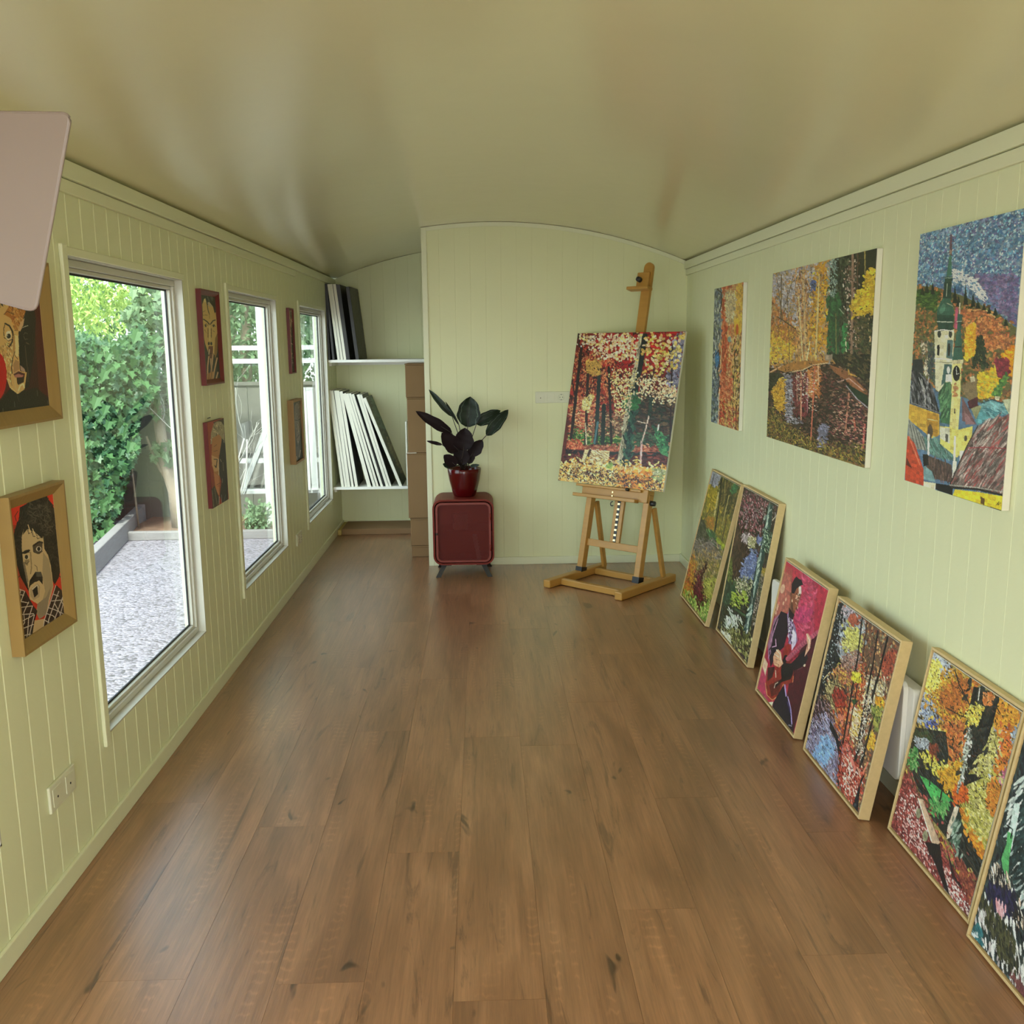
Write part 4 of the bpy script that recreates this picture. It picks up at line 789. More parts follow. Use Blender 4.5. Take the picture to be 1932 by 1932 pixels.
# spires
A.poly('5a4048', (403, 250), (412, 250), (414, 370), (398, 370)).line('6a4a54', 3, (388, 292), (424, 288)).ell('8a7060', 404, 348, 8, 12)
A.poly('3a6a58', (398, 365), (410, 365), (412, 480), (380, 490)).poly('28463c', (372, 490), (418, 486), (410, 520), (372, 520)).poly('1f3a30', (370, 520), (412, 518), (408, 620), (358, 620)).line('a8b8a0', 3, (385, 530), (380, 600)).line('8aa090', 3, (366, 498), (416, 494))
A.poly('2f5a4a', (358, 612), (402, 612), (425, 680), (422, 710), (325, 705), (332, 670)).ell('4a7a64', 358, 672, 14, 30, 20).poly('1f4034', (325, 705), (424, 710), (420, 790), (335, 800)).lines(('b8c0b0', 5, [(330, 745), (420, 748)]), ('a0a890', 4, [(384, 640), (416, 655)]))
A.poly('ccc8a0', (312, 800), (425, 790), (418, 960), (412, 1100), (345, 1150), (318, 1130), (316, 950)).poly('4a6a6a', (385, 850), (418, 850), (414, 960), (380, 950)).poly('3a5a58', (370, 985), (412, 990), (405, 1060), (350, 1110)).ell('2a3028', 340, 815, 10, 22).ell('2a3028', 403, 815, 10, 22).poly('24201c', (328, 880), (342, 875), (340, 940), (327, 935)).poly('24201c', (390, 870), (402, 868), (400, 940), (388, 940)).line('f0f0d8', 6, (315, 800), (360, 790), (420, 800)).line('f0f0d8', 6, (316, 955), (415, 960)).line('8a8a68', 4, (318, 975), (412, 980)).poly('e8e8d8', (378, 1045), (412, 1045), (410, 1088), (376, 1085)).ell('e0e0d0', 392, 1020, 9, 20)
A.poly('b04a68', (432, 660), (450, 670), (440, 790), (425, 780)).line('c8c0a8', 6, (458, 640), (456, 700)).poly('2c5048', (444, 700), (472, 705), (464, 800), (442, 800)).line('c0c8b0', 4, (440, 745), (468, 742)).poly('2f5a4c', (440, 800), (466, 800), (470, 900), (475, 960), (412, 970), (425, 900)).poly('b8b088', (412, 965), (478, 960), (470, 1010), (412, 1010)).line('3a2a24', 5, (430, 890), (466, 888))
A.poly('d8cc78', (416, 985), (466, 985), (460, 1180), (448, 1360), (398, 1350), (410, 1160)).ell('1c1a18', 438, 1040, 21, 44).lines(('c8c8b8', 3, [(438, 1005), (438, 1045), (452, 1040)]),).dabs(24, 'b07848', 9, 5, 0, [(424, 1100), (448, 1100), (444, 1170), (422, 1170)]).poly('3a2c20', (424, 1240), (431, 1240), (431, 1268), (424, 1268))
A.poly('3a6a44', (405, 1090), (410, 1160), (400, 1330), (345, 1320), (350, 1270), (335, 1170), (370, 1090)).dabs(60, '4a7a50 5a8a5c 2c5038', 26, 5, 110, [(345, 1130), (405, 1100), (400, 1300), (350, 1300)], 12)
A.poly('26262a', (185, 1020), (250, 1050), (300, 1110), (345, 1270), (175, 1210)).dabs(120, '3a3a40 5a5a60 8a8c90 1c1c20', 40, 4, 70, [(190, 1050), (250, 1060), (300, 1120), (335, 1260), (180, 1200)], 12).lines(('a8a8a8', 4, [(240, 1070), (260, 1180), (262, 1230)]), ('8a8a90', 3, [(180, 1205), (345, 1265)]))
A.poly('c89a30', (170, 1212), (340, 1272), (340, 1390), (300, 1410), (160, 1300)).poly('a87a24', (270, 1260), (335, 1275), (330, 1400), (268, 1390)).ell('4a3a28', 288, 1370, 15, 40).line('d8c080', 4, (275, 1300), (330, 1310))
A.poly('8a8c84', (162, 1290), (200, 1340), (252, 1400), (275, 1480), (210, 1470), (165, 1400)).lines(*[('3c403c', 4, [(170+i*18, 1310+i*22), (200+i*20, 1460+i*6)]) for i in range(5)])
A.poly('4a7068', (250, 1400), (340, 1420), (420, 1500), (450, 1540), (330, 1520), (270, 1490)).dabs(60, '5a8a80 3a5a54 6a8a84', 30, 4, 60, [(260, 1410), (340, 1425), (430, 1520), (300, 1500)], 12).line('d8d8c8', 12, (280, 1390), (278, 1500))
A.poly('b83c20', (150, 1380), (200, 1440), (255, 1600), (250, 1680), (145, 1650)).line('e06a48', 7, (168, 1400), (230, 1560)).poly('5a2418', (155, 1520), (185, 1580), (150, 1560))
A.poly('4a3a34', (270, 1505), (410, 1560), (420, 1665), (270, 1630)).dabs(60, '6a5048 3a2c28', 24, 3, 80, [(270, 1505), (410, 1560), (420, 1665), (270, 1630)], 12).poly('6a9094', (250, 1560), (300, 1600), (320, 1660), (250, 1640)).poly('1a1814', (245, 1500), (275, 1500), (280, 1560), (250, 1570)).poly('d8d0a8', (250, 1655), (320, 1665), (318, 1705), (250, 1690)).poly('141414', (320, 1665), (420, 1680), (415, 1735), (318, 1700))
A.poly('d8cc60', (342, 1340), (400, 1345), (450, 1360), (530, 1340), (520, 1440), (440, 1520), (345, 1440)).poly('c8c8b0', (345, 1345), (400, 1352), (400, 1440), (345, 1410)).poly('4a4a40', (375, 1385), (390, 1385), (390, 1430), (375, 1430)).poly('d8cc60', (452, 1365), (530, 1345), (500, 1440), (448, 1480)).ell('4a4436', 490, 1410, 9, 16).line('e8e4c8', 12, (430, 1400), (426, 1540)).poly('dcd8b8', (455, 1480), (500, 1480), (490, 1620), (458, 1620)).poly('c8c8b0', (416, 1540), (440, 1540), (436, 1650), (414, 1650))
A.poly('6a4a4c', (470, 1170), (550, 1330), (470, 1310)).poly('8a6468', (480, 1250), (545, 1330), (490, 1330)).poly('7a6848', (466, 1110), (555, 1060), (555, 1240), (490, 1170)).poly('4a2028', (500, 1200), (560, 1170), (560, 1240), (510, 1240)).poly('8a8a60', (520, 1240), (600, 1210), (590, 1290), (545, 1300)).poly('b8b090', (515, 1060), (540, 1055), (545, 1085), (520, 1090))
A.poly('4a8a94', (545, 1310), (590, 1210), (640, 1188), (700, 1205), (735, 1270), (640, 1290), (560, 1335)).dabs(50, '6aa0a8 3a7480', 30, 6, 20, [(600, 1210), (700, 1210), (720, 1260), (600, 1290)]).line('22384c', 6, (580, 1210), (640, 1188), (700, 1210)).poly('d0c8a0', (660, 1170), (685, 1172), (683, 1195), (660, 1190)).poly('a8b090', (700, 1190), (748, 1185), (745, 1280), (735, 1270))
A.poly('6a5a54', (500, 1450), (560, 1340), (650, 1295), (742, 1280), (712, 1730), (560, 1700), (395, 1680), (450, 1560))
A.dabs(420, '8a7a74 4a3a38 a89a94 6a4a48 9a4a48 5a5450', 46, 3, 118, [(510, 1450), (560, 1350), (650, 1300), (738, 1290), (708, 1700), (560, 1690), (420, 1660), (460, 1560)], 6)
A.lines(('8a3038', 6, [(505, 1465), (600, 1460), (725, 1468)]), ('2c2420', 7, [(560, 1340), (500, 1450), (450, 1560), (398, 1680)]), ('22201c', 12, [(420, 1690), (560, 1700), (710, 1735)]), ('9a9a90', 5, [(400, 1675), (560, 1690), (710, 1715)]))
A.poly('dcc020', (430, 1700), (560, 1715), (705, 1740), (702, 1820), (560, 1780), (415, 1735)).lines(('2a2418', 5, [(415, 1735), (560, 1782), (704, 1824)]),).poly('5a4018', (575, 1740), (600, 1755), (596, 1790), (575, 1780)).lines(('3a3018', 3, [(665, 1790), (680, 1770), (675, 1790), (690, 1775)]))
A.build('painted_surface', t, 1.5, relief=.001)
# ---- pictures leaning at the foot of the right wall (pale floater frames)
def leaner(label, yf, yn, xb, xt, h, th, rows, cols, basecol):
    U = Vector((xt-xb, 0, h)).normalized(); H = math.hypot(xt-xb, h); z0 = th*U.x+.0015
    BL, BR = Vector((xb, yf, z0)), Vector((xb, yn, z0)); q = [BL+U*H, BR+U*H, BR, BL]
    t = empty('framed_painting', base(q), label, 'painting', 'framed paintings leaning along the right wall')
    m = MB(); w_ = .008; i = frame(m, q, w_, 0, th); m.build('frame', M['oak'], t, bevel=.001)
    m = MB(); n = slab(m, i, .004); m.v = [tuple(Vector(v)-n*(th-.006)) for v in m.v]; m.build('backing', M['brownwood'], t)
    X = (q[1]-q[0]).normalized(); Y = (q[3]-q[0]).normalized(); g = .005
    c = [i[0]+X*g+Y*g, i[1]-X*g+Y*g, i[2]-X*g-Y*g, i[3]+X*g-Y*g]; c = [p-n*.004 for p in c]
    m = MB(); slab(m, c, .02); m.build('canvas', M['canvas'], t, bevel=.001)
    e = .0015; s = [c[0]+X*e+Y*e, c[1]-X*e+Y*e, c[2]-X*e-Y*e, c[3]+X*e-Y*e]
    return t, Art(s, rows, cols, basecol)

t, A = leaner('dim yellow-green wood painting leaning farthest away, partly hidden by its neighbour', 5.546, 4.90, 1.200, 1.374, .783, .024, 270, 130, '6a6428')
A.crop(1270, 880, 6.04); A.fz = .11
A.dabs(1500, '7a6a24 8a7a28 6a6a2a a08428 5a5a24 8c8030', 18, 7, 80)
A.dabs(160, '8a8a94 9a94a4 a0a0a8 7a7a84', 18, 8, 80, [(440, 70), (550, 120), (500, 250), (420, 230)]).dabs(200, 'a08a20 b89828 8a7a1c', 20, 9, 60, [(400, 230), (520, 270), (480, 440), (400, 470)])
A.dabs(300, '3c3a1e 4a4824 6a5a2c 2f3418', 26, 6, 98, [(540, 130), (750, 220), (700, 600), (560, 500)], 8)
for x0, y0, x1, y1, w_, c in ((470, 90, 440, 220, 9, '3a3a3c'), (560, 140, 530, 360, 12, '2a2a1e'), (520, 300, 440, 740, 14, 'b8a868'), (545, 310, 470, 790, 16, '24241a'), (640, 330, 560, 680, 9, 'a89858'), (600, 160, 590, 300, 8, '8a7a40'), (650, 180, 620, 380, 8, '34301c'), (690, 210, 660, 420, 7, '2c3420'), (610, 600, 560, 850, 14, '4a4020'), (430, 470, 360, 600, 6, '3a3420'), (500, 480, 400, 560, 5, '3a3420')): A.line(c, w_, (x0, y0), (x1, y1))
A.dabs(40, '2f6a3c 3a7a48', 16, 8, 60, [(680, 210), (740, 230), (720, 300), (670, 290)]).dabs(120, 'a0701c a86a24 8a6a24', 16, 8, 60, [(380, 600), (470, 600), (450, 720), (390, 700)])
A.poly('3a3c28', (320, 600), (350, 610), (390, 720), (460, 780), (540, 920), (570, 950), (500, 960), (380, 860), (240, 860), (280, 700)).dabs(260, '34381f 4a4a34 28301c 5a5a48', 14, 6, 30, [(320, 600), (400, 720), (460, 800), (560, 940), (380, 870), (240, 860)]).dabs(80, '2c5a34 3a6a3c 5a8a50', 22, 7, 45, [(390, 740), (460, 760), (560, 930), (500, 910), (420, 820)], 12)
A.dabs(50, '8a9a20 9aa030', 16, 7, 60, [(480, 820), (600, 900), (570, 930), (510, 890)])
A.dabs(420, '6a6058 7a706c 5a5044 8a7c70 4a4038', 18, 6, -10, [(240, 840), (440, 870), (540, 950), (560, 1050), (300, 1020), (200, 1010)])
A.dabs(520, '8a7240 a07a3c 6a5a38 7a6a4c a89060', 11, 5, 60, [(190, 1020), (540, 960), (500, 1260), (300, 1300), (150, 1180)])
A.dabs(420, 'b8841c a8601c c8901c 8a5a1c b84a1c', 13, 6, 60, [(170, 1040), (260, 1060), (250, 1440), (110, 1440), (130, 1250)])
A.dabs(160, '9a9a34 8a8a2c a8a040', 12, 6, 0, [(370, 1300), (490, 1280), (430, 1500), (350, 1480)]).dabs(60, '3a1410', 14, 5, 110, [(370, 1080), (410, 1060), (330, 1280), (310, 1270)], 8)
A.dabs(420, '4a0f18 5a141c 3a0c14 7a2430', 12, 7, 70, [(280, 1200), (310, 1210), (340, 1480), (380, 1500), (360, 1650), (300, 1640), (240, 1440)])
A.dabs(260, '7aa030 9ab84a 5a8a2c b8c060 3a5a20', 13, 6, 60, [(100, 1440), (250, 1500), (300, 1660), (400, 1500), (420, 1560), (370, 1800), (80, 1490)])
A.build('painted_surface', t, 1.3)

t, A = leaner('dark wood painting with a pale birch and blue clearing, second from the far end', 4.843, 4.236, 1.245, 1.368, .793, .033, 320, 180, '2c2a20')
A.crop(1340, 880, 4.83); A.fz = .11
A.dabs(1700, '2c2620 3a3024 4a2c2c 24201c 3a3a24 5a3434', 13, 6, 80)
A.dabs(420, '6a2434 8a3a48 7a4a50 a87880 4a1c28', 10, 5, 60, [(330, 220), (500, 290), (470, 620), (300, 700), (260, 400)]).dabs(240, '9a8a88 8a7c80 b0a4a0', 5, 3, 60, [(280, 230), (640, 380), (600, 520), (300, 560)])
A.poly('2e221a', (230, 560), (350, 640), (310, 900), (240, 1070), (160, 1060), (210, 800)).dabs(300, '3a2a20 281c16 4a3424', 26, 7, 92, [(230, 560), (350, 640), (310, 900), (240, 1070), (150, 1060), (200, 800)], 8)
A.dabs(100, 'b8a8a8 8a7a7c', 12, 4, 90, [(300, 620), (360, 640), (340, 700), (290, 680)]).dabs(120, '8a8a50 a8a070 c8b8a0', 8, 5, 30, [(350, 650), (420, 660), (410, 740), (350, 730)])
A.poly('4a5a88', (370, 780), (420, 800), (430, 860), (390, 1040), (280, 1000), (320, 880)).dabs(260, '5a6a98 6a7aa8 4a5a88 7a88a8 5a6080', 12, 5, -15, [(365, 780), (425, 800), (430, 880), (390, 1050), (270, 1000), (320, 870)])
A.dabs(80, '5a6a98 6a70a0', 9, 5, 0, [(440, 640), (480, 660), (470, 720), (430, 700)]).dabs(60, 'a88a30 8a7a30', 10, 5, 0, [(480, 940), (530, 950), (510, 1020), (470, 1010)])
A.dabs(260, '5a6a28 6a7a34 3a4a20', 12, 6, 80, [(150, 880), (200, 860), (190, 1060), (120, 1060)]).dabs(320, '9a9a70 b8b090 5a6a40 3a4a30', 9, 5, 80, [(240, 1030), (400, 1040), (380, 1180), (200, 1170)])
A.dabs(200, '24442c 1c3424 3a6040 2f5038', 30, 6, 80, [(100, 1070), (220, 1090), (220, 1280), (70, 1300)], 10).dabs(90, '9ab030 a8b848 6a8a28', 22, 7, -20, [(210, 1160), (330, 1170), (330, 1260), (200, 1270)], 20)
A.dabs(500, '24301f 1c241a 34402c 2a2a20', 12, 6, 30, [(70, 1280), (340, 1270), (320, 1500), (60, 1440)]).dabs(120, 'c8d0b8 a8b8a0 e0e4d0', 16, 5, 35, [(140, 1400), (280, 1390), (300, 1430), (200, 1340), (160, 1290), (260, 1480), (140, 1460)], 15)
A.lines(('b8c0a8', 7, [(160, 1300), (220, 1370), (300, 1420)]), ('3a5a38', 16, [(230, 1300), (320, 1360)]))
A.dabs(300, '8a8a44 5a6028 a8a468 4a4a20', 11, 5, 60, [(60, 1480), (340, 1500), (380, 1560), (350, 1800), (200, 1640)]).dabs(160, 'd8d4a8 e0dcb8 b8b48c', 12, 7, 30, [(80, 1500), (170, 1540), (190, 1600), (100, 1560)])
A.dabs(420, '3a3424 8a7a6c a89c90 24241c 5a4a3c 4a5a34', 8, 5, 60, [(430, 1040), (530, 960), (450, 1440), (380, 1440)])
A.poly('24403a', (535, 340), (575, 350), (560, 520), (510, 760), (420, 1180), (360, 1500), (300, 1500), (350, 1300), (400, 1000), (470, 700)).poly('8aa090', (538, 345), (550, 350), (520, 560), (470, 800), (420, 1080), (380, 1300), (345, 1480), (328, 1470), (385, 1200), (430, 900), (490, 640))
A.dabs(60, 'a8b8a4 6a8078 4a6058', 22, 5, 103, [(540, 345), (550, 350), (345, 1480), (330, 1470)], 6).lines(('b8b098', 8, [(570, 490), (620, 430)]), ('a8b8a0', 9, [(500, 710), (560, 690), (585, 650)]), ('1c2c28', 7, [(380, 1130), (400, 1240)]))
A.dabs(120, '3a5a44 8aa080 1c3428', 9, 5, 30, [(500, 560), (580, 640), (560, 800), (480, 760)])
A.build('painted_surface', t, 1.35)

t, A = leaner('framed picture of a man in black playing a red guitar against crimson', 3.938, 3.414, 1.197, 1.309, .605, .037, 300, 200, 'a81c34')
A.crop(1415, 1050, 5.44)
A.grad('b8283c', '9a1834', (300, 60), (800, 60), (800, 1100), (100, 1100)).grad('b8384c', 'a83050', (520, 100), (660, 100), (660, 900), (440, 900))
A.dabs(300, 'c03858 a82440 b02c48 c84a68', 36, 20, 80, [(540, 160), (680, 240), (600, 760), (470, 700)], 12).dabs(60, 'b8345c a82a58', 30, 18, 80, [(470, 560), (640, 560), (600, 660), (470, 660)])
A.grad('a83a3c', '9a5840', (350, 80), (440, 130), (420, 560), (250, 620), (300, 300)).poly('a8584a', (350, 150), (430, 200), (400, 540), (270, 600), (300, 330))
for e in ((336, 332, 22, 48, 12), (370, 440, 7, 20, 10), (345, 480, 8, 20, 10), (282, 520, 10, 36, 8), (268, 575, 8, 20, 5)): A.ell('d8a080', *e)
A.poly('48101c', (560, 860), (720, 780), (640, 1200), (430, 1840), (330, 1700), (420, 1200))
A.grad('4a121c', '3a0c18', (600, 1000), (640, 1000), (440, 1840), (400, 1840))
A.poly('b03050', (120, 1080), (180, 1200), (190, 1480), (50, 1380))
A.poly('d8a888', (150, 1030), (185, 1100), (160, 1230), (130, 1130)).poly('d8c8a0', (170, 1500), (240, 1490), (230, 1540))
# figure
A.poly('8a5a78', (250, 640), (300, 590), (260, 900), (190, 1080), (185, 900))
A.poly('1c1420', (320, 560), (390, 590), (395, 760), (350, 930), (270, 1000), (215, 1140), (195, 1000), (230, 880), (240, 720))
A.lines(('a87898', 8, [(290, 640), (250, 760), (215, 880)]), ('b888a8', 9, [(265, 850), (270, 920), (225, 930)]), ('9a6888', 8, [(200, 900), (215, 990), (190, 1040)]), ('1c1420', 12, [(240, 900), (200, 960)]))
A.poly('8a7098', (400, 560), (470, 730), (490, 860), (460, 930), (430, 900), (400, 900), (385, 600)).poly('c8b8d8', (440, 740), (478, 800), (470, 900), (430, 970), (425, 860)).dabs(60, '2a2030 1c1420 e8d8e8', 9, 4, 80, [(400, 600), (440, 640), (430, 880), (395, 880)])
A.poly('7a4a34', (415, 370), (455, 350), (470, 560), (440, 640), (410, 600)).poly('24141c', (400, 520), (460, 600), (440, 650), (400, 620)).poly('5a3020', (420, 370), (450, 380), (470, 470), (455, 600), (425, 560))
A.poly('8a4a30', (430, 330), (520, 300), (528, 400), (500, 480), (490, 540), (450, 560), (430, 430)).poly('e8b8a8', (500, 300), (528, 310), (530, 380), (505, 400)).dabs(24, 'e8b090 f0c8b0 4a2018', 9, 4, 80, [(480, 380), (510, 380), (490, 560), (465, 540)]).ell('d89878', 484, 412, 11, 20).ell('d89878', 434, 455, 6, 15)
A.poly('17121c', (430, 280), (460, 225), (480, 205), (500, 228), (530, 240), (548, 290), (520, 300), (480, 330), (455, 385), (425, 370)).line('2c1418', 5, (490, 395), (526, 392))
A.poly('8a2018', (350, 930), (400, 890), (420, 930), (400, 1000), (430, 1100), (450, 1200), (440, 1290), (340, 1330), (300, 1430), (230, 1480), (180, 1440), (160, 1300), (180, 1180), (260, 1140), (330, 1080))
A.poly('3a1418', (185, 1140), (260, 1130), (230, 1240), (180, 1280)).line('e08a50', 8, (160, 1300), (175, 1420), (230, 1475), (310, 1420), (345, 1310)).line('c86a40', 7, (440, 1290), (448, 1230)).poly('5a1814', (200, 1320), (330, 1250), (300, 1400), (220, 1440))
A.poly('100c12', (330, 1090), (440, 1100), (445, 1200), (420, 1260), (330, 1290), (320, 1180)).lines(('1a0c10', 26, [(260, 1330), (320, 1280)]), ('d8b8a0', 6, [(250, 1350), (262, 1310), (290, 1290)]), ('c8a890', 7, [(265, 1170), (268, 1240)]), ('141016', 40, [(370, 1030), (345, 1100)]))
A.line('a8485c', 44, (390, 1050), (500, 940), (590, 860), (712, 770)).lines(*[('5a2030', 4, [(430+i*20, 985-i*17), (452+i*20, 1015-i*17)]) for i in range(13)], ('3a1018', 5, [(400, 1090), (560, 940), (700, 800)]))
A.poly('1a121a', (560, 950), (520, 1000), (400, 1120), (460, 1170), (560, 1120), (600, 1040)).line('6a3848', 5, (490, 1165), (540, 1140)).ell('e8c0a0', 562, 1118, 10, 14, 30)
A.poly('d89878', (580, 790), (600, 790), (630, 850), (620, 940), (575, 1010), (560, 1030), (590, 900)).lines(('f0c8a8', 8, [(585, 800), (612, 860), (605, 940)]), ('7a3828', 4, [(598, 850), (590, 960)]))
A.poly('d8946c', (255, 990), (290, 950), (320, 980), (330, 1060), (345, 1100), (300, 1140), (245, 1110), (240, 1030)).lines(('f0c0a0', 9, [(275, 960), (310, 1000), (325, 1090)]), ('8a4030', 4, [(260, 1050), (310, 1070)]), ('8a4030', 4, [(255, 1090), (300, 1110)]), ('f4d4b8', 7, [(250, 1000), (300, 1035)]))
A.poly('17121f', (240, 1500), (345, 1320), (380, 1440), (430, 1580), (440, 1760), (400, 1790), (230, 1560)).poly('17101c', (430, 1790), (440, 1700), (445, 1830)).lines(('a890c8', 14, [(360, 1320), (372, 1430)]), ('9a88c0', 10, [(390, 1440), (420, 1560), (432, 1720)]), ('3a2a6a', 6, [(385, 1490), (420, 1620)]), ('a8a0b0', 7, [(400, 1730), (430, 1740)]))
A.build('painted_surface', t, 1.45, relief=.0004)

t, A = leaner('framed painting of dark trunks, a bluish stream and a leaf-red path, right of the guitarist', 3.317, 2.78, 1.200, 1.304, .602, .037, 370, 230, '6a4a34')
A.crop(1500, 1120, 4.39); A.fz = .13
A.dabs(1500, 'a06a3c b8844c 8a5a38 c89a5c 7a3a24 a8542c 6a5a38 8a8a6a', 11, 5, 85)
A.dabs(700, '9aa4b0 a8b4b8 8a94a8 7c8a94 b8b0a8', 12, 6, 60, [(400, 100), (560, 200), (540, 480), (400, 600), (320, 500)]).dabs(120, '8a8894 c0a8b0', 12, 8, 30, [(390, 110), (480, 130), (450, 210), (390, 200)])
A.dabs(90, '9a4834 b0583c', 14, 7, 60, [(460, 180), (540, 200), (500, 270), (450, 240)])
A.dabs(260, 'c8c058 b8b054 d0c870', 14, 8, 30, [(430, 290), (480, 300), (545, 350), (540, 470), (400, 450)], 45).dabs(130, 'b8c030 c8c848', 10, 5, 30, [(320, 560), (390, 560), (380, 610), (330, 610)])
A.dabs(420, 'a8684c b8543c c8903c d0a83c 8a4a3c', 12, 5, -10, [(280, 620), (520, 600), (500, 740), (290, 700)]).dabs(260, '7a5048 a88878 9a6a5c', 11, 5, -20, [(400, 520), (540, 500), (520, 620), (380, 620)])
A.dabs(200, '9a8a50 b8a870 6a5a38', 20, 8, 40, [(230, 740), (360, 740), (350, 960), (300, 900)]).dabs(200, 'a82c1c 7a2418 8a4030', 18, 8, 60, [(330, 780), (430, 860), (400, 1000), (330, 900)])
A.dabs(700, 'b84a28 c86a30 a83418 d88a40 8a3a24', 11, 6, 80, [(520, 640), (620, 660), (560, 1000), (460, 1120), (400, 1200), (330, 1040), (480, 940)]).poly('d87858', (350, 990), (410, 1010), (395, 1100)).poly('c86a48', (450, 900), (490, 940), (440, 1200), (410, 1190))
A.dabs(260, '9a4028 b05034 8a3424', 12, 7, 70, [(730, 560), (830, 460), (800, 640), (740, 720)]).dabs(420, 'b8a888 9a9070 d8c8a8 c8b070', 8, 5, 85, [(600, 680), (760, 740), (700, 960), (560, 1000)])
A.dabs(160, 'd88a18 e0a020', 12, 7, 40, [(680, 880), (740, 880), (730, 940), (680, 930)]).dabs(160, '8a8a3c a8a040 6a7a30', 14, 7, 80, [(650, 950), (720, 960), (680, 1130), (650, 1060)]).dabs(90, 'e0b030 c88a20', 14, 7, 60, [(610, 1200), (660, 1160), (650, 1280), (600, 1260)])
A.dabs(200, 'd8b890 e8c8a0 c8a030', 14, 6, 10, [(480, 960), (560, 980), (540, 1160), (460, 1200)])
A.poly('17161a', (370, 70), (400, 90), (370, 200), (370, 300), (330, 430), (380, 560), (300, 620), (270, 700), (200, 860), (190, 960), (110, 1230), (90, 1240))
A.dabs(420, '17161a 24241f 1c2420 2c2c24', 16, 7, 80, [(370, 70), (395, 90), (370, 300), (320, 430), (370, 560), (300, 620), (200, 860), (250, 960), (290, 1060), (110, 1230)]).dabs(90, 'a8b0b0 8a9a9a', 5, 4, 0, [(370, 80), (400, 100), (320, 560), (200, 900), (180, 900)])
A.dabs(260, '6a4448 4a2c30 3a2424 a88890', 20, 4, 35, [(180, 860), (290, 940), (300, 1120), (130, 1130)])
A.lines(('e8c080', 6, [(240, 710), (290, 650)]), ('2a1a14', 8, [(290, 740), (400, 780), (440, 860)]), ('2a1a14', 6, [(220, 860), (300, 950)]))
A.dabs(1200, '8a84a8 7a7498 9a98b8 a8a8c0 5a5474 6a5068', 15, 4, 30, [(120, 1130), (290, 1060), (370, 1240), (380, 1400), (360, 1600), (80, 1300)], 12).dabs(300, '7aa0d8 8ab0e0 6a98c8', 16, 5, 20, [(260, 1180), (330, 1260), (280, 1360), (220, 1400), (160, 1360)], 14)
A.poly('1c1a1c', (290, 1040), (340, 1140), (390, 1240), (385, 1500), (360, 1610), (350, 1560), (370, 1380), (340, 1220), (290, 1120))
A.dabs(900, 'b8402c c85038 a03020 d86a50 8a2418 6a1c14', 12, 6, 60, [(410, 1230), (440, 1240), (560, 1520), (490, 1740), (380, 1600)], 45).dabs(160, 'f0b8a0 f8d8c8', 7, 4, 60, [(420, 1290), (540, 1500), (480, 1700), (390, 1600)]).poly('d87060', (420, 1240), (440, 1240), (510, 1460), (490, 1480))
for x0, y0, x1, y1, w_, c in ((560, 190, 520, 560, 11, '1c1614'), (520, 540, 400, 1240, 13, '1a1514'), (600, 240, 560, 560, 8, '2c1c14'), (690, 310, 640, 640, 14, '2a1c16'), (640, 620, 530, 1200, 16, '241a16'), (770, 360, 690, 700, 15, '17120f'), (690, 690, 500, 1380, 20, '1e1814'), (640, 1060, 540, 1440, 15, '2a241f'), (660, 1000, 560, 1400, 8, '17140f'), (540, 660, 440, 1180, 10, '4a2a20'), (620, 560, 590, 700, 6, '3a2a1c'), (550, 560, 620, 500, 5, '1c1614')): A.line(c, w_, (x0, y0), (x1, y1))
A.dabs(160, 'c8b8a0 e8d8c0 a08c78', 6, 4, 90, [(600, 860), (640, 860), (560, 1340), (510, 1340)]).poly('2c4a24', (470, 880), (510, 870), (520, 900), (490, 930)).dabs(40, 'd8c020 e0cc38', 18, 8, 10, [(480, 680), (540, 670), (530, 720), (480, 720)])
A.poly('16140f', (550, 1530), (590, 1480), (540, 1600), (500, 1740), (490, 1740)).poly('14161a', (545, 1590), (520, 1810), (480, 1770), (500, 1690)).ell('3a4a54', 500, 1750, 8, 12).lines(('d87050', 12, [(570, 1480), (605, 1400)]), ('e8a888', 10, [(520, 1440), (545, 1520)]))
A.dabs(900, '2a1c18 3a241c 1c1614', 8, 2.5, 85, [(380, 90), (850, 400), (640, 1500), (100, 1250)], 40)
A.build('painted_surface', t, 1.3)

t, A = leaner('large framed painting of a golden tree over a bench and red leaves', 2.724, 2.219, 1.270, 1.372, .602, .025, 430, 250, '8a7a3c')
A.crop(1660, 1210, 3.512); A.fz = .13
A.dabs(1500, 'c89828 d8a838 b8842c e0b848 9a8a4c', 12, 6, 30)
A.dabs(900, 'a8b4c8 b8c0cc 9aa8bc c8ccd0', 10, 6, 60, [(350, 90), (420, 120), (480, 200), (400, 250), (340, 140)], 50).dabs(700, 'a0b0c8 8a9cbc b4bcc8 98a4b4', 10, 5, 60, [(840, 400), (955, 460), (900, 900), (800, 960), (700, 900), (780, 600)], 50)
A.dabs(300, '98a8c0 8090b8 b8c0cc', 11, 6, 60, [(280, 350), (380, 360), (380, 500), (250, 520)], 50).dabs(200, '4a58a0 5a68a8 3a4888', 11, 7, 60, [(320, 550), (430, 510), (440, 580), (340, 610)], 50)
A.dabs(1300, 'd8a020 cc8c20 e0b434 bc7420 c89834', 12, 7, 40, [(330, 230), (620, 260), (620, 700), (560, 850), (480, 820), (400, 460), (310, 300)], 50).dabs(420, 'e8d850 e0d048 f0e478', 11, 7, 30, [(340, 150), (400, 140), (380, 290), (300, 300)], 50)
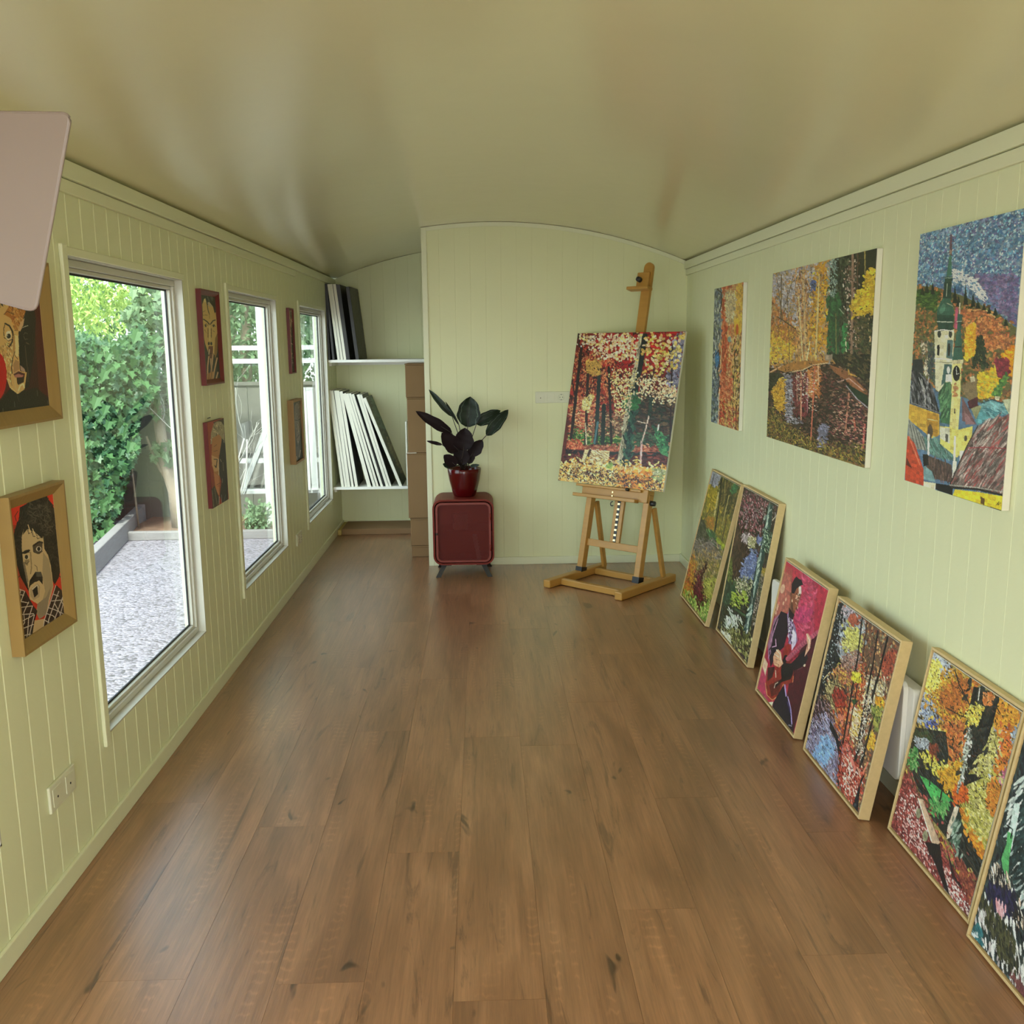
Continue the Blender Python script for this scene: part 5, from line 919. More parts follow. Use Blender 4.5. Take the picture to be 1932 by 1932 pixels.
A.dabs(420, 'b86424 c87428 a85820', 12, 7, 40, [(400, 380), (520, 280), (640, 260), (600, 360), (480, 480)], 50).dabs(350, 'c86828 b8582c d88840', 12, 7, 40, [(440, 540), (570, 560), (560, 760), (460, 800)], 50).dabs(260, 'c8c858 d8d468 e8e088', 10, 6, 30, [(350, 600), (420, 610), (400, 720), (340, 700)], 50)
A.dabs(600, 'd89020 e0a028 c87820', 13, 7, 60, [(700, 370), (920, 430), (900, 560), (760, 560)], 50).dabs(420, 'd87a20 e08a28 c85a28', 12, 6, 95, [(800, 570), (870, 600), (830, 1000), (770, 960)], 20).dabs(700, 'b8b050 c8c070 d8d088 a8a048', 11, 6, 60, [(620, 700), (760, 580), (770, 720), (700, 900), (640, 880)], 50)
A.dabs(120, 'c86888 b85878 d890a8', 9, 5, 60, [(800, 900), (880, 820), (850, 930), (800, 990)])
A.poly('1c2018', (240, 570), (440, 600), (460, 760), (430, 900), (540, 900), (560, 1100), (700, 1400), (640, 1600), (560, 1500), (440, 1300), (330, 1150), (200, 850), (190, 720))
A.dabs(420, '1c2018 24281c 3a3420 2c2c24 17180f', 14, 6, 30, [(240, 570), (440, 600), (460, 760), (520, 900), (560, 1100), (690, 1400), (640, 1580), (560, 1500), (440, 1300), (330, 1150), (200, 850)])
A.dabs(100, '3a4a28 28381c', 16, 8, 0, [(240, 610), (350, 620), (330, 690), (250, 660)]).dabs(100, '8a94a0 a8b0b8', 16, 5, 15, [(240, 650), (330, 670), (320, 710), (250, 690)]).dabs(60, '6a2c1c 8a3c24', 14, 7, 80, [(340, 700), (390, 700), (370, 790), (340, 780)])
A.dabs(200, 'd8c848 e0d460 c8b838', 12, 7, 35, [(290, 745), (460, 850), (520, 800), (540, 960), (440, 960), (300, 780)], 50).dabs(260, 'c88a1c d89c24', 12, 7, 30, [(400, 880), (540, 820), (540, 1000), (440, 980)], 50)
A.dabs(150, '3c8c3c 58a050 88b068 2c7830', 12, 6, 60, [(190, 720), (250, 730), (240, 860), (195, 840)], 50).poly('3aa04a', (268, 890), (330, 920), (480, 1050), (460, 1065), (360, 1070), (310, 970)).poly('4ab858', (275, 900), (330, 940), (440, 1040), (340, 1030)).dabs(150, '4c9c4a 78b062 3a803a', 12, 6, 30, [(340, 1070), (480, 1050), (430, 1160), (330, 1130)], 50)
A.poly('5a3a20', (190, 830), (260, 1000), (340, 1080), (330, 1110), (250, 1050), (180, 900)).line('17140f', 8, (350, 780), (330, 960)).line('24180f', 10, (400, 1060), (425, 930))
A.poly('c8b8a0', (500, 1090), (530, 1100), (470, 1300), (445, 1310), (450, 1230)).poly('1c2a20', (530, 1090), (560, 1130), (540, 1290), (520, 1500), (500, 1520), (490, 1350), (460, 1320)).dabs(40, '4a6a54 8aa090', 26, 5, 98, [(500, 1150), (540, 1200), (510, 1480), (480, 1400)], 8)
A.dabs(420, 'd88a20 c87018 e09c28', 12, 7, 60, [(540, 1080), (620, 1180), (720, 1390), (690, 1400), (600, 1300)], 45).dabs(1000, 'b8b048 c8c068 a8a03c d0c880 8a8a34', 11, 7, 50, [(600, 920), (800, 940), (820, 1000), (740, 1340), (640, 1260), (570, 1080)], 50).dabs(350, 'd08020 c86c1c d89030', 12, 7, 50, [(740, 960), (830, 980), (780, 1180), (720, 1100)], 50).dabs(100, 'd86018 c85018', 14, 8, 30, [(510, 960), (590, 960), (570, 1060), (500, 1090)])
A.lines(('2a2a24', 7, [(520, 1370), (600, 1450), (660, 1560)]), ('4a4438', 5, [(540, 1380), (650, 1540)]))
A.poly('16160f', (625, 300), (680, 310), (720, 340), (795, 370), (760, 520), (710, 680), (620, 810), (590, 880), (630, 900), (700, 900), (560, 960), (556, 900), (600, 740), (595, 430)).poly('16160f', (560, 880), (640, 880), (650, 925), (550, 940))
A.dabs(160, '24261c 14140f 30342a', 26, 7, 105, [(620, 310), (790, 380), (620, 800), (560, 900), (600, 600)], 10).poly('98a098', (585, 560), (600, 600), (590, 740), (560, 880), (520, 1010), (510, 1000), (560, 820)).dabs(90, 'd8dcd0 a8b0a0 6a7468', 10, 5, 90, [(585, 560), (605, 600), (590, 760), (520, 1010), (540, 860)])
A.lines(('1a160f', 8, [(500, 190), (530, 290), (590, 400)]), ('1a160f', 7, [(440, 440), (550, 500), (600, 450)]), ('1a160f', 7, [(780, 440), (800, 480)]), ('1a1a14', 6, [(520, 300), (600, 420)]), ('c8c8b8', 7, [(665, 310), (655, 390)]), ('2a2a24', 5, [(760, 660), (800, 780)]))
A.dabs(160, 'e0c040 d8d068 c8b838', 10, 7, 30, [(600, 450), (680, 430), (650, 540), (590, 530)], 50).dabs(60, 'd07028 e09050', 13, 8, 30, [(700, 360), (760, 360), (740, 420), (700, 410)])
A.poly('6a2420', (170, 850), (240, 1020), (300, 1160), (350, 1300), (420, 1400), (560, 1600), (610, 1750), (590, 1850), (70, 1230))
A.dabs(1900, '8a3430 a8443c 6a2420 b8544c 5a1c1a 943c34', 9, 5, 50, [(170, 850), (240, 1020), (300, 1160), (360, 1320), (420, 1340), (500, 1480), (610, 1700), (590, 1860), (60, 1240)], 50)
A.dabs(330, 'e8b8b0 f0d0c8 d89890', 6, 4, 50, [(140, 1040), (250, 1060), (290, 1260), (400, 1540), (330, 1520), (120, 1180)], 50).dabs(150, 'e8c0b8 f0d8d0', 6, 4, 50, [(400, 1440), (600, 1740), (590, 1840), (440, 1680)], 50)
A.poly('1c100f', (300, 1330), (400, 1340), (420, 1500), (470, 1700), (430, 1640), (370, 1480)).poly('2a1412', (440, 1350), (500, 1560), (560, 1640), (540, 1640), (480, 1560)).ell('8a8a68', 258, 1140, 16, 34).ell('8a8a68', 303, 1290, 18, 36)
A.poly('c8a888', (255, 1040), (290, 1050), (400, 1330), (390, 1345), (345, 1335)).lines(('e8dcc8', 6, [(256, 1042), (345, 1325)]), ('8a5a48', 5, [(290, 1060), (398, 1325)])).poly('17120f', (310, 1340), (400, 1345), (395, 1400), (330, 1420))
A.dabs(160, 'b8a840 d8c868 8a3c28', 10, 6, 60, [(560, 1520), (610, 1520), (600, 1620), (560, 1600)], 50).dabs(200, '6a2a20 8a4030 a05038', 12, 6, 60, [(520, 1450), (650, 1600), (620, 1740), (560, 1640)])
A.dabs(1300, '2a2414 3a3018 4a2c18', 7, 2.5, 40, [(350, 90), (950, 460), (780, 1200), (190, 800)], 60)
A.build('painted_surface', t, 1.25)

t, A = leaner('framed dark painting of white strokes cut by the right picture edge, nearest on the floor', 2.174, 1.66, 1.241, 1.345, .60, .025, 400, 250, '24302c')
A.crop(1810, 1400, 3.631); A.fz = .11
A.dabs(1800, '1c2c2c 14201f 2a3a3a 1c1c24 3a4a4a 101416', 26, 8, 70, None, 15)
A.dabs(700, 'c8d4cc a8b8b4 8a9c9c dce4dc', 40, 7, 112, [(443, 300), (700, 200), (700, 1200), (443, 1100), (380, 800), (370, 560)], 8).dabs(500, '1c3030 2a4444 14201f', 46, 9, 112, [(443, 400), (700, 300), (700, 1100), (400, 1000), (360, 860)], 8)
A.poly('b8d0c8', (380, 420), (420, 420), (400, 560), (360, 740), (345, 600)).poly('4aa058', (335, 610), (370, 640), (345, 800), (335, 980), (310, 940), (290, 800), (325, 700)).line('0f1214', 9, (330, 570), (368, 600), (355, 660)).line('17241c', 7, (300, 740), (285, 820))
A.dabs(260, 'd8c8b0 c0a890 e8dcc8', 26, 6, 60, [(250, 850), (300, 900), (400, 1120), (440, 1200), (400, 1250), (300, 1040), (230, 960)], 10).dabs(200, '24201c 1a1a1c', 30, 4, 60, [(250, 850), (330, 960), (440, 1200), (400, 1300), (230, 960)], 8)
A.dabs(260, '1c1a34 24204a 17162a', 24, 10, 70, [(230, 980), (380, 1080), (370, 1180), (270, 1170), (200, 1040)])
A.dabs(220, 'd8dcd8 c8ccc8 b8b0b0', 30, 8, 70, [(150, 1060), (330, 1200), (420, 1400), (560, 1700), (560, 1900), (340, 1600), (100, 1330)], 10).dabs(30, 'd8a0a8 c88890', 26, 6, 80, [(260, 1110), (310, 1120), (300, 1220), (270, 1210)], 8)
A.dabs(260, '3a3c20 4a4a2c 24281c', 30, 9, 70, [(150, 1080), (330, 1280), (400, 1600), (300, 1500), (200, 1200)], 12).dabs(70, '1c5a64 2a6a70', 18, 7, 60, [(95, 1280), (150, 1260), (160, 1400), (100, 1340)]).dabs(40, 'b8c8cc', 8, 4, 30, [(90, 1310), (130, 1310), (128, 1340), (95, 1335)])
A.dabs(160, '5a2c30 6a3a38', 20, 6, 70, [(360, 1600), (560, 1800), (560, 2000), (400, 1750)])
A.build('painted_surface', t, 1.3)

# ---- portraits on the left wall
def portrait(name, label, y0, y1, z0, z1, d, w_, fmat, rows, cols, basecol, slope=True, grp=None):
    q = rectX(XL+.001, y0, y1, z0, z1); n = Vector((1, 0, 0)); t = empty(name, base(q), label, 'painting', grp)
    if fmat:
        m = MB(); i = [q[0]+Vector((0, w_, -w_)), q[1]+Vector((0, -w_, -w_)), q[2]+Vector((0, -w_, w_)), q[3]+Vector((0, w_, w_))]
        e = .007; j = [q[0]+Vector((0, e, -e)), q[1]+Vector((0, -e, -e)), q[2]+Vector((0, -e, e)), q[3]+Vector((0, e, e))]
        di = d*.45 if slope else d
        for a in range(4):
            b = (a+1) % 4
            v = [q[a], q[b], q[b]+n*d, q[a]+n*d, j[a]+n*d, j[b]+n*d, i[a]+n*di, i[b]+n*di, i[a], i[b]]
            m.add(v, [(0, 1, 2, 3), (3, 2, 5, 4), (4, 5, 7, 6), (6, 7, 9, 8), (8, 9, 1, 0)])
        m.build('frame', fmat, t)
        MB().prism([p+n*.001 for p in i], n*(di*.7)).build('canvas', M['canvas'], t)
        s = [p+n*(di*.7+.001) for p in i]
    else:
        MB().prism([p+n*.0 for p in q], n*d).build('canvas', M['redframe'], t); s = [p+n*d for p in q]
    _a = Art(s, rows, cols, basecol); _a.fz = 0; return t, _a
t, A = portrait('portrait_painting', 'gold framed portrait of a frowning man, half in shadow, above the curly-haired portrait', 2.345, 2.703, 1.340, 1.768, .028, .040, M['gold'], 260, 150, '3a1210')
A.crop(0, 600, 8.78)
A.grad('5a1416', '2c1210', (-300, -900), (860, -900), (860, 1600), (-300, 1600), ax=0).poly('4a1414', (580, -900), (780, -900), (840, 1330), (640, 1200), (560, 0))
A.poly('1a1812', (-300, 1350), (0, 1360), (180, 1150), (420, 1200), (600, 1150), (840, 1380), (860, 1700), (-300, 1800)).poly('1d1712', (300, -320), (520, -300), (590, 0), (560, 600), (470, 1150), (300, 1200), (300, 200))
A.poly('c8a468', (-60, -200), (120, -330), (300, -350), (400, -60), (300, 240), (310, 660), (330, 880), (440, 900), (400, 1180), (290, 1260), (180, 1180), (100, 1000), (40, 760), (-20, 500))
A.poly('a86a28', (150, -200), (420, -120), (390, -20), (290, 180), (230, 180), (200, 20), (60, -60)).dabs(160, 'b8803c 9a5a28 c89a5c', 30, 9, 80, [(150, -200), (400, -100), (280, 200), (220, 180)]).dabs(220, 'd8b880 c0985c b08850 e0c490', 34, 10, 85, [(-10, 480), (230, 380), (180, 1100), (100, 980)], 20)
A.dabs(160, '2c2a20 3c3828 4a3c24 6a5434', 40, 7, 80, [(-80, -330), (560, -330), (560, -200), (300, -160), (100, -250), (-80, -180)], 15).dabs(80, 'a88858 8a6c40', 36, 5, 60, [(-60, -330), (400, -330), (300, -240), (0, -250)], 20)
A.lines(('2a1c10', 8, [(90, -250), (160, -230), (250, -180)]), ('2a1c10', 9, [(60, -60), (110, -110), (230, -60)]), ('17100c', 26, [(80, 90), (150, 130), (200, 220), (215, 300), (195, 400), (150, 470)]), ('17100c', 12, [(60, 300), (55, 180), (80, 90)]), ('4a2c14', 7, [(220, 200), (290, 210)]), ('4a2c14', 7, [(230, 270), (280, 300)]))
A.ell('d8c8a8', 135, 290, 50, 75).ell('17120e', 140, 300, 34, 42).ell('d8d0c0', 135, 235, 40, 20, -20).ell('9a9484', 120, 290, 9, 12).line('17100c', 12, (60, 320), (130, 380), (205, 350)).line('c8b088', 8, (80, 350), (130, 370), (195, 340)).lines(('17100c', 9, [(110, 415), (160, 430)]), ('17100c', 10, [(110, 440), (150, 490)]))
A.poly('e0c490', (235, 280), (290, 290), (310, 450), (300, 640), (260, 640), (240, 560)).poly('b08850', (215, 280), (240, 290), (250, 560), (200, 560)).poly('17120f', (310, 200), (420, 60), (560, 200), (560, 620), (460, 900), (330, 800), (325, 600)).poly('c8a47c', (400, 0), (380, 120), (330, 220), (300, 210), (330, 80))
A.lines(('6a5c4c', 8, [(385, 300), (410, 355), (455, 345)]), ('6a5c4c', 6, [(385, 280), (410, 240), (450, 260)]), ('c8c0b0', 9, [(370, 160), (410, 140), (460, 125)]), ('5a4a3a', 18, [(430, 410), (470, 430)]), ('4a3c30', 16, [(410, 460), (430, 700), (460, 900), (455, 1050)]), ('2c1c10', 14, [(240, 560), (200, 680), (185, 820), (195, 920)]), ('2c1c10', 10, [(240, 620), (290, 680)]), ('2c1c10', 6, [(30, 560), (60, 700), (110, 900)]), ('5a3a20', 6, [(90, 880), (160, 950), (190, 1120)]))
A.poly('a88058', (215, 760), (250, 690), (310, 720), (320, 850), (220, 910)).poly('a8887c', (330, 780), (400, 840), (420, 900), (340, 870)).poly('4a1c18', (215, 930), (300, 880), (350, 900), (410, 920), (400, 980), (260, 980)).poly('a86c64', (225, 955), (300, 925), (340, 940), (390, 950), (360, 985), (250, 990)).line('c89c80', 8, (215, 920), (290, 875), (340, 890)).poly('2a1a14', (270, 990), (400, 980), (390, 1060), (300, 1110), (280, 1080))
A.lines(('e0d0a8', 22, [(290, 1230), (330, 1120), (380, 1090), (395, 1150)]), ('c8ac78', 26, [(240, 1010), (250, 1150), (290, 1220)]), ('e0c890', 8, [(110, 1000), (160, 1150), (210, 1180), (280, 1255)]), ('4a3c30', 8, [(270, 1260), (310, 1380)]))
A.ell('b80c10', -60, 960, 165, 400)
A.lines(*[('6a6a64', 5, [(x, y), (x+8, y+90)]) for x, y in ((230, 1390), (340, 1530), (440, 1560), (610, 1200), (650, 1480), (720, 1480), (780, 1370), (40, 1500))], ('a8a8a0', 9, [(765, 1545), (795, 1540), (780, 1565)]), ('a8a8a0', 6, [(805, 1480), (822, 1500)]))
A.build('painted_surface', t, 1.3, relief=.0004)

t, A = portrait('portrait_painting', 'gold framed portrait of a curly-haired moustached man in a checked jacket on bright red', 2.345, 2.662, .756, 1.170, .033, .034, M['gold'], 300, 150, 'c82a18')
A.crop(0, 895, 5.44)
A.grad('d8301c', 'b82414', (0, 0), (800, 0), (800, 2000), (0, 2000)).poly('a8341c', (130, 520), (250, 520), (260, 1200), (140, 1200))
A.poly('16120f', (350, 220), (400, 200), (470, 230), (530, 300), (580, 420), (610, 600), (600, 760), (640, 900), (600, 1060), (560, 1130), (480, 1000), (300, 1000), (290, 1200), (210, 1060), (160, 900), (130, 650), (150, 560), (190, 460), (200, 340), (270, 300))
A.dabs(260, '241c18 17130f 3a302a 2c2620 0f0c0a', 30, 9, 60, [(350, 240), (480, 250), (590, 450), (600, 1000), (480, 800), (420, 640), (250, 560), (180, 900), (150, 620), (220, 350)], 60).dabs(90, '5a5048 4a423a', 26, 4, 50, [(300, 300), (500, 330), (570, 560), (480, 640), (300, 500)], 40)
A.lines(*[('16120f', 7, p) for p in ([(580, 270), (560, 330), (520, 300)], [(180, 380), (150, 430), (165, 480)], [(600, 920), (650, 930), (640, 1000)], [(600, 1040), (650, 1080), (625, 1110)], [(200, 1040), (160, 1090), (180, 1120)], [(250, 1100), (270, 1160)], [(120, 640), (150, 600)], [(600, 560), (620, 700)])])
A.poly('c0a67c', (240, 560), (300, 500), (360, 560), (440, 640), (450, 760), (490, 830), (520, 940), (545, 1150), (470, 1440), (400, 1480), (370, 1420), (380, 1330), (300, 1280), (280, 1100), (235, 900), (220, 760), (220, 640))
A.poly('a08c6c', (440, 800), (500, 880), (540, 1150), (450, 1420), (400, 1400), (460, 1200), (430, 1050)).poly('8a7a64', (380, 1330), (470, 1260), (520, 1150), (470, 1440), (400, 1490), (372, 1430)).poly('7a6a58', (230, 900), (250, 900), (290, 1100), (275, 1120))
A.poly('16120f', (240, 560), (300, 500), (450, 600), (430, 660), (350, 590), (280, 560), (230, 620))
A.lines(('2c2218', 6, [(270, 510), (290, 610), (330, 590)]), ('2c2218', 6, [(300, 520), (340, 640), (380, 630)]), ('2c2218', 6, [(350, 560), (380, 660), (415, 650)]), ('d8bc90', 9, [(285, 520), (310, 600)]), ('d8bc90', 8, [(330, 560), (370, 640)]))
A.poly('4a3c30', (330, 740), (380, 690), (435, 690), (430, 790), (390, 820), (340, 800)).poly('17120f', (225, 800), (290, 770), (300, 800), (240, 820)).line('17120f', 16, (340, 730), (400, 690), (432, 700)).line('17120f', 16, (225, 810), (260, 785), (300, 780))
A.ell('c8bca8', 395, 765, 28, 26).ell('17120e', 395, 765, 17, 22).ell('c8bca8', 270, 850, 26, 22).ell('17120e', 268, 848, 17, 22).poly('8a7658', (250, 880), (300, 870), (280, 940), (250, 920)).lines(('4a3c2c', 6, [(250, 900), (270, 920), (300, 890)]), ('4a3c2c', 6, [(365, 800), (400, 815), (430, 790)]), ('5a4630', 6, [(350, 930), (375, 950), (380, 990)]), ('8a7450', 12, [(310, 800), (320, 960), (310, 1020)]))
A.poly('17120f', (300, 1090), (340, 1030), (360, 1000), (420, 1000), (435, 1060), (435, 1130), (400, 1090), (350, 1110), (310, 1140), (290, 1180)).poly('4a443c', (370, 1000), (420, 1005), (430, 1050), (370, 1050)).poly('a89070', (310, 1180), (380, 1120), (410, 1150), (400, 1260), (340, 1290), (310, 1250)).poly('120d0b', (330, 1190), (378, 1145), (388, 1230), (350, 1265)).line('c8c0b0', 7, (325, 1180), (378, 1135), (388, 1160))
A.poly('2c1a16', (160, 1190), (260, 1200), (340, 1350), (380, 1400), (320, 1640), (220, 1780), (170, 1500)).poly('2c1a16', (570, 1130), (670, 1230), (700, 1480), (440, 1650), (450, 1520)).poly('b89c74', (350, 1500), (460, 1480), (430, 1660), (320, 1720)).poly('120e0c', (340, 1550), (352, 1500), (318, 1720), (240, 1790), (230, 1760))
W_ = 'c0b4ac'
A.lines(*[(W_, 8, p) for p in ([(170, 1190), (200, 1180), (250, 1200)], [(180, 1230), (240, 1240)], [(190, 1300), (290, 1320)], [(180, 1370), (330, 1350)], [(200, 1440), (340, 1430)], [(200, 1520), (350, 1440)], [(210, 1590), (340, 1540)], [(215, 1660), (310, 1640)], [(220, 1720), (280, 1700)], [(250, 1200), (190, 1360), (210, 1500)], [(290, 1310), (240, 1420), (250, 1520), (200, 1600), (240, 1760)], [(330, 1350), (290, 1480), (280, 1640), (250, 1750)], [(210, 1190), (190, 1260)], [(350, 1440), (320, 1560), (290, 1680)])])
A.lines(*[(W_, 8, p) for p in ([(570, 1140), (450, 1500), (440, 1580)], [(600, 1200), (500, 1480), (470, 1620)], [(640, 1260), (560, 1480), (530, 1600)], [(670, 1240), (620, 1420), (580, 1560)], [(545, 1230), (600, 1250)], [(530, 1300), (620, 1290), (680, 1400)], [(500, 1370), (560, 1390), (690, 1450)], [(480, 1430), (540, 1450), (620, 1530)], [(460, 1500), (520, 1530), (560, 1580)], [(445, 1570), (490, 1590)], [(620, 1320), (660, 1240)], [(560, 1330), (640, 1480)])])
A.build('painted_surface', t, 1.25, relief=.0004)

t, A = portrait('portrait_painting', 'dark red framed portrait of a long face with a hand before the mouth', 4.145, 4.436, 1.371, 1.783, .022, .024, M['redframe'], 200, 90, '1e2218')
A.crop(360, 535, 9.66)
A.poly('c8aa68', (205, 380), (240, 280), (260, 270), (300, 400), (330, 330), (400, 420), (430, 540), (450, 520), (470, 700), (490, 800), (480, 1000), (440, 1180), (440, 1300), (310, 1250), (260, 1100), (215, 880), (220, 640))
A.poly('e0c890', (240, 280), (262, 270), (275, 340), (240, 340)).poly('b8a890', (300, 350), (330, 330), (400, 430), (330, 420)).poly('8a6a38', (440, 1000), (490, 880), (480, 1250), (440, 1380), (425, 1250)).line('1e2218', 14, (285, 330), (310, 480), (335, 560)).lines(('4a3818', 7, [(215, 520), (260, 495)]), ('4a3818', 7, [(225, 575), (300, 575)]), ('6a5020', 6, [(330, 540), (340, 640)]))
A.lines(('16140f', 20, [(230, 650), (300, 700), (330, 740)]), ('16140f', 20, [(355, 740), (400, 680), (440, 665)]), ('16140f', 7, [(240, 760), (280, 730), (310, 770)]), ('16140f', 7, [(380, 770), (420, 745), (450, 790)]), ('6a5020', 14, [(310, 820), (310, 980)]), ('6a5020', 14, [(370, 820), (370, 980)]), ('e0c890', 18, [(340, 780), (342, 1040)]), ('5a4420', 8, [(250, 840), (280, 900)]), ('5a4420', 8, [(400, 860), (430, 880)]))
A.ell('24241c', 268, 770, 16, 24).ell('24241c', 412, 770, 16, 24).ell('16100c', 325, 1095, 18, 32).ell('16100c', 370, 1095, 18, 32).poly('6a3824', (320, 1140), (400, 1140), (410, 1280), (360, 1400), (310, 1240)).poly('d8c8b0', (330, 1190), (345, 1200), (330, 1300), (318, 1290)).line('16100c', 12, (345, 1280), (375, 1270)).line('d8b888', 12, (410, 1170), (400, 1300))
for p in ([(325, 1330), (305, 1500), (300, 1790)], [(360, 1370), (370, 1540), (350, 1790)], [(400, 1290), (380, 1500), (370, 1790)], [(475, 1360), (430, 1560), (395, 1790)], [(235, 1600), (255, 1690), (265, 1790)], [(490, 1620), (465, 1710), (455, 1780)]):
    A.line('2a1810', 36, *p); A.line('b08a68', 26, *p); A.line('d8bc98', 8, *p)
A.poly('b08050', (300, 1640), (420, 1600), (400, 1800), (290, 1800)).lines(('2a1810', 8, [(335, 1500), (325, 1760)]), ('2a1810', 8, [(395, 1480), (360, 1750)]), ('d8d0c8', 8, [(518, 870), (520, 950)]), ('8a9088', 7, [(300, 240), (330, 320)]), ('8a9088', 6, [(360, 210), (400, 280)]), ('8a9088', 5, [(360, 250), (390, 310)]), ('5a5a58', 9, [(540, 1740), (556, 1720)]))
A.build('painted_surface', t, 1.25, relief=.0003)

t, A = portrait('portrait_painting', 'unframed portrait of a grey-haired man on orange-red, low between the first and second window', 4.125, 4.39, .832, 1.212, .018, 0, None, 190, 80, '9a3420')
A.crop(380, 780, 10.17)
A.grad('9a3a24', '8a2c1c', (90, 100), (260, 100), (260, 1500), (90, 1500)).poly('2c1810', (220, 170), (450, 85), (510, 1650), (400, 1700), (400, 400))
A.poly('9a9070', (230, 200), (300, 150), (380, 160), (430, 240), (440, 600), (380, 560), (230, 560), (170, 600), (180, 380)).dabs(60, 'b8ac8c 7a7058 5a5440 c8bc9c', 26, 6, 80, [(240, 200), (380, 160), (440, 560), (180, 560)])
A.poly('b07a48', (200, 480), (330, 400), (380, 460), (390, 760), (330, 800), (350, 1300), (340, 1580), (270, 1500), (230, 1120), (190, 900)).poly('c8a070', (190, 800), (320, 860), (320, 1100), (250, 1120), (200, 1000)).poly('c08058', (240, 1140), (330, 1200), (330, 1560), (280, 1480))
A.poly('1e1a1c', (390, 480), (470, 560), (510, 1650), (400, 1720), (350, 1580), (380, 1300), (340, 1180), (335, 850)).lines(('3a2416', 8, [(240, 640), (290, 600)]), ('3a2416', 8, [(230, 730), (310, 710)]), ('17120f', 16, [(240, 880), (300, 880), (280, 1040), (250, 1000)]), ('17120f', 16, [(340, 840), (400, 800), (430, 870)]), ('b8a890', 9, [(360, 880), (380, 930)]), ('c8b8a0', 14, [(320, 880), (330, 1180)]), ('3a1c14', 10, [(290, 1370), (365, 1330)]), ('a85a44', 12, [(310, 1400), (360, 1370)]), ('8a7a6a', 8, [(410, 940), (420, 1100)]), ('8a8070', 8, [(400, 1250), (400, 1330)]))
A.poly('3a342a', (190, 1460), (250, 1380), (330, 1600), (340, 1740), (200, 1870)).lines(('8a8068', 10, [(200, 1480), (240, 1860)]), ('8a8068', 9, [(250, 1440), (300, 1760)]), ('c8c0b8', 10, [(340, 1600), (335, 1740)]), ('8a8a8c', 8, [(385, 1560), (385, 1720)]), ('4a5a5c', 12, [(460, 1560), (430, 1690)]), ('a8a090', 9, [(425, 400), (430, 560)]))
A.build('painted_surface', t, 1.25, relief=.0003)

t, A = portrait('portrait_painting', 'narrow red framed portrait seen almost edge-on beside the third window', 6.03, 6.18, 1.366, 1.774, .018, .012, M['redframe'], 120, 40, '2c2018')
A.crop(530, 570, 12.88).poly('a88a74', (180, 200), (260, 200), (270, 400), (240, 700), (250, 1000), (265, 1300), (270, 1700), (220, 1700), (200, 1000), (190, 600)).poly('6a5c48', (210, 220), (260, 230), (280, 400), (230, 420)).dabs(60, '4a3c30 c8a894 5a2c2c 17120f', 26, 7, 90, [(190, 300), (300, 300), (320, 1650), (230, 1650)])
A.build('painted_surface', t, 1.4)
t, A = portrait('portrait_painting', 'brown wood framed grey portrait low beside the third window', 5.92, 6.215, .80, 1.203, .037, .014, M['brownwood'], 140, 60, '24241f', slope=False)
A.crop(535, 745, 13.8).poly('6a5c50', (320, 220), (400, 180), (460, 300), (460, 600), (420, 1150), (380, 1330), (340, 1200), (290, 700), (290, 300)).dabs(50, '7a6c60 5a4c44 8a7c6c', 26, 8, 90, [(330, 220), (440, 220), (420, 1100), (330, 1000)])
A.lines(('17120f', 20, [(300, 660), (345, 670)]), ('17120f', 20, [(390, 640), (430, 630)]), ('a89480', 10, [(370, 700), (375, 960)]), ('17120f', 16, [(345, 1130), (400, 1040)]), ('c8bcb0', 8, [(370, 1210), (380, 1240)]), ('24201c', 8, [(330, 760), (350, 1000)]))
A.poly('4a4440', (330, 1360), (400, 1320), (430, 1450), (380, 1620), (330, 1560)).lines(('b8a88c', 14, [(340, 1600), (350, 1690)]), ('b8a88c', 14, [(440, 1440), (400, 1620)]))
A.build('painted_surface', t, 1.4)
# ================================================================ the garden outside
def lmat(name, cols, rough=.5, trans=.35):
    m = bpy.data.materials.new(name); m.use_nodes = True; n = m.node_tree; b = n.nodes['Principled BSDF']
    g = n.nodes.new('ShaderNodeNewGeometry'); cr = n.nodes.new('ShaderNodeValToRGB'); n.links.new(g.outputs['Random Per Island'], cr.inputs[0])
    e = cr.color_ramp.elements; e[0].color = (*cols[0], 1); e[1].color = (*cols[-1], 1)
    for i, c in enumerate(cols[1:-1]): x = e.new((i+1)/(len(cols)-1)); x.color = (*c, 1)
    n.links.new(cr.outputs[0], b.inputs['Base Color']); b.inputs['Roughness'].default_value = rough
    tr = n.nodes.new('ShaderNodeBsdfTranslucent'); n.links.new(cr.outputs[0], tr.inputs[0]); mx = n.nodes.new('ShaderNodeMixShader'); mx.inputs[0].default_value = trans
    n.links.new(b.outputs[0], mx.inputs[1]); n.links.new(tr.outputs[0], mx.inputs[2]); n.links.new(mx.outputs[0], n.nodes['Material Output'].inputs[0]); return m
IVY = lmat('ivy_leaf', [(.018, .065, .03), (.03, .10, .045), (.07, .16, .05), (.03, .09, .05)])
CON = lmat('bright_conifer', [(.36, .5, .12), (.5, .62, .2), (.24, .42, .10)], trans=.5)
PALE = lmat('pale_shrub_leaf', [(.13, .22, .11), (.2, .3, .16), (.08, .16, .08)], trans=.4)
DKG = lmat('dark_tree_leaf', [(.05, .13, .05), (.10, .22, .08), (.16, .30, .12)])
BARK = mat('grey_bark', (.22, .17, .13), rough=.9, var=.3, vscale=12, bump=.5)
PALEW = mat('pale_bare_twig', (.32, .31, .29), rough=.8)
GZ = -.45
RN = np.random.default_rng(3)
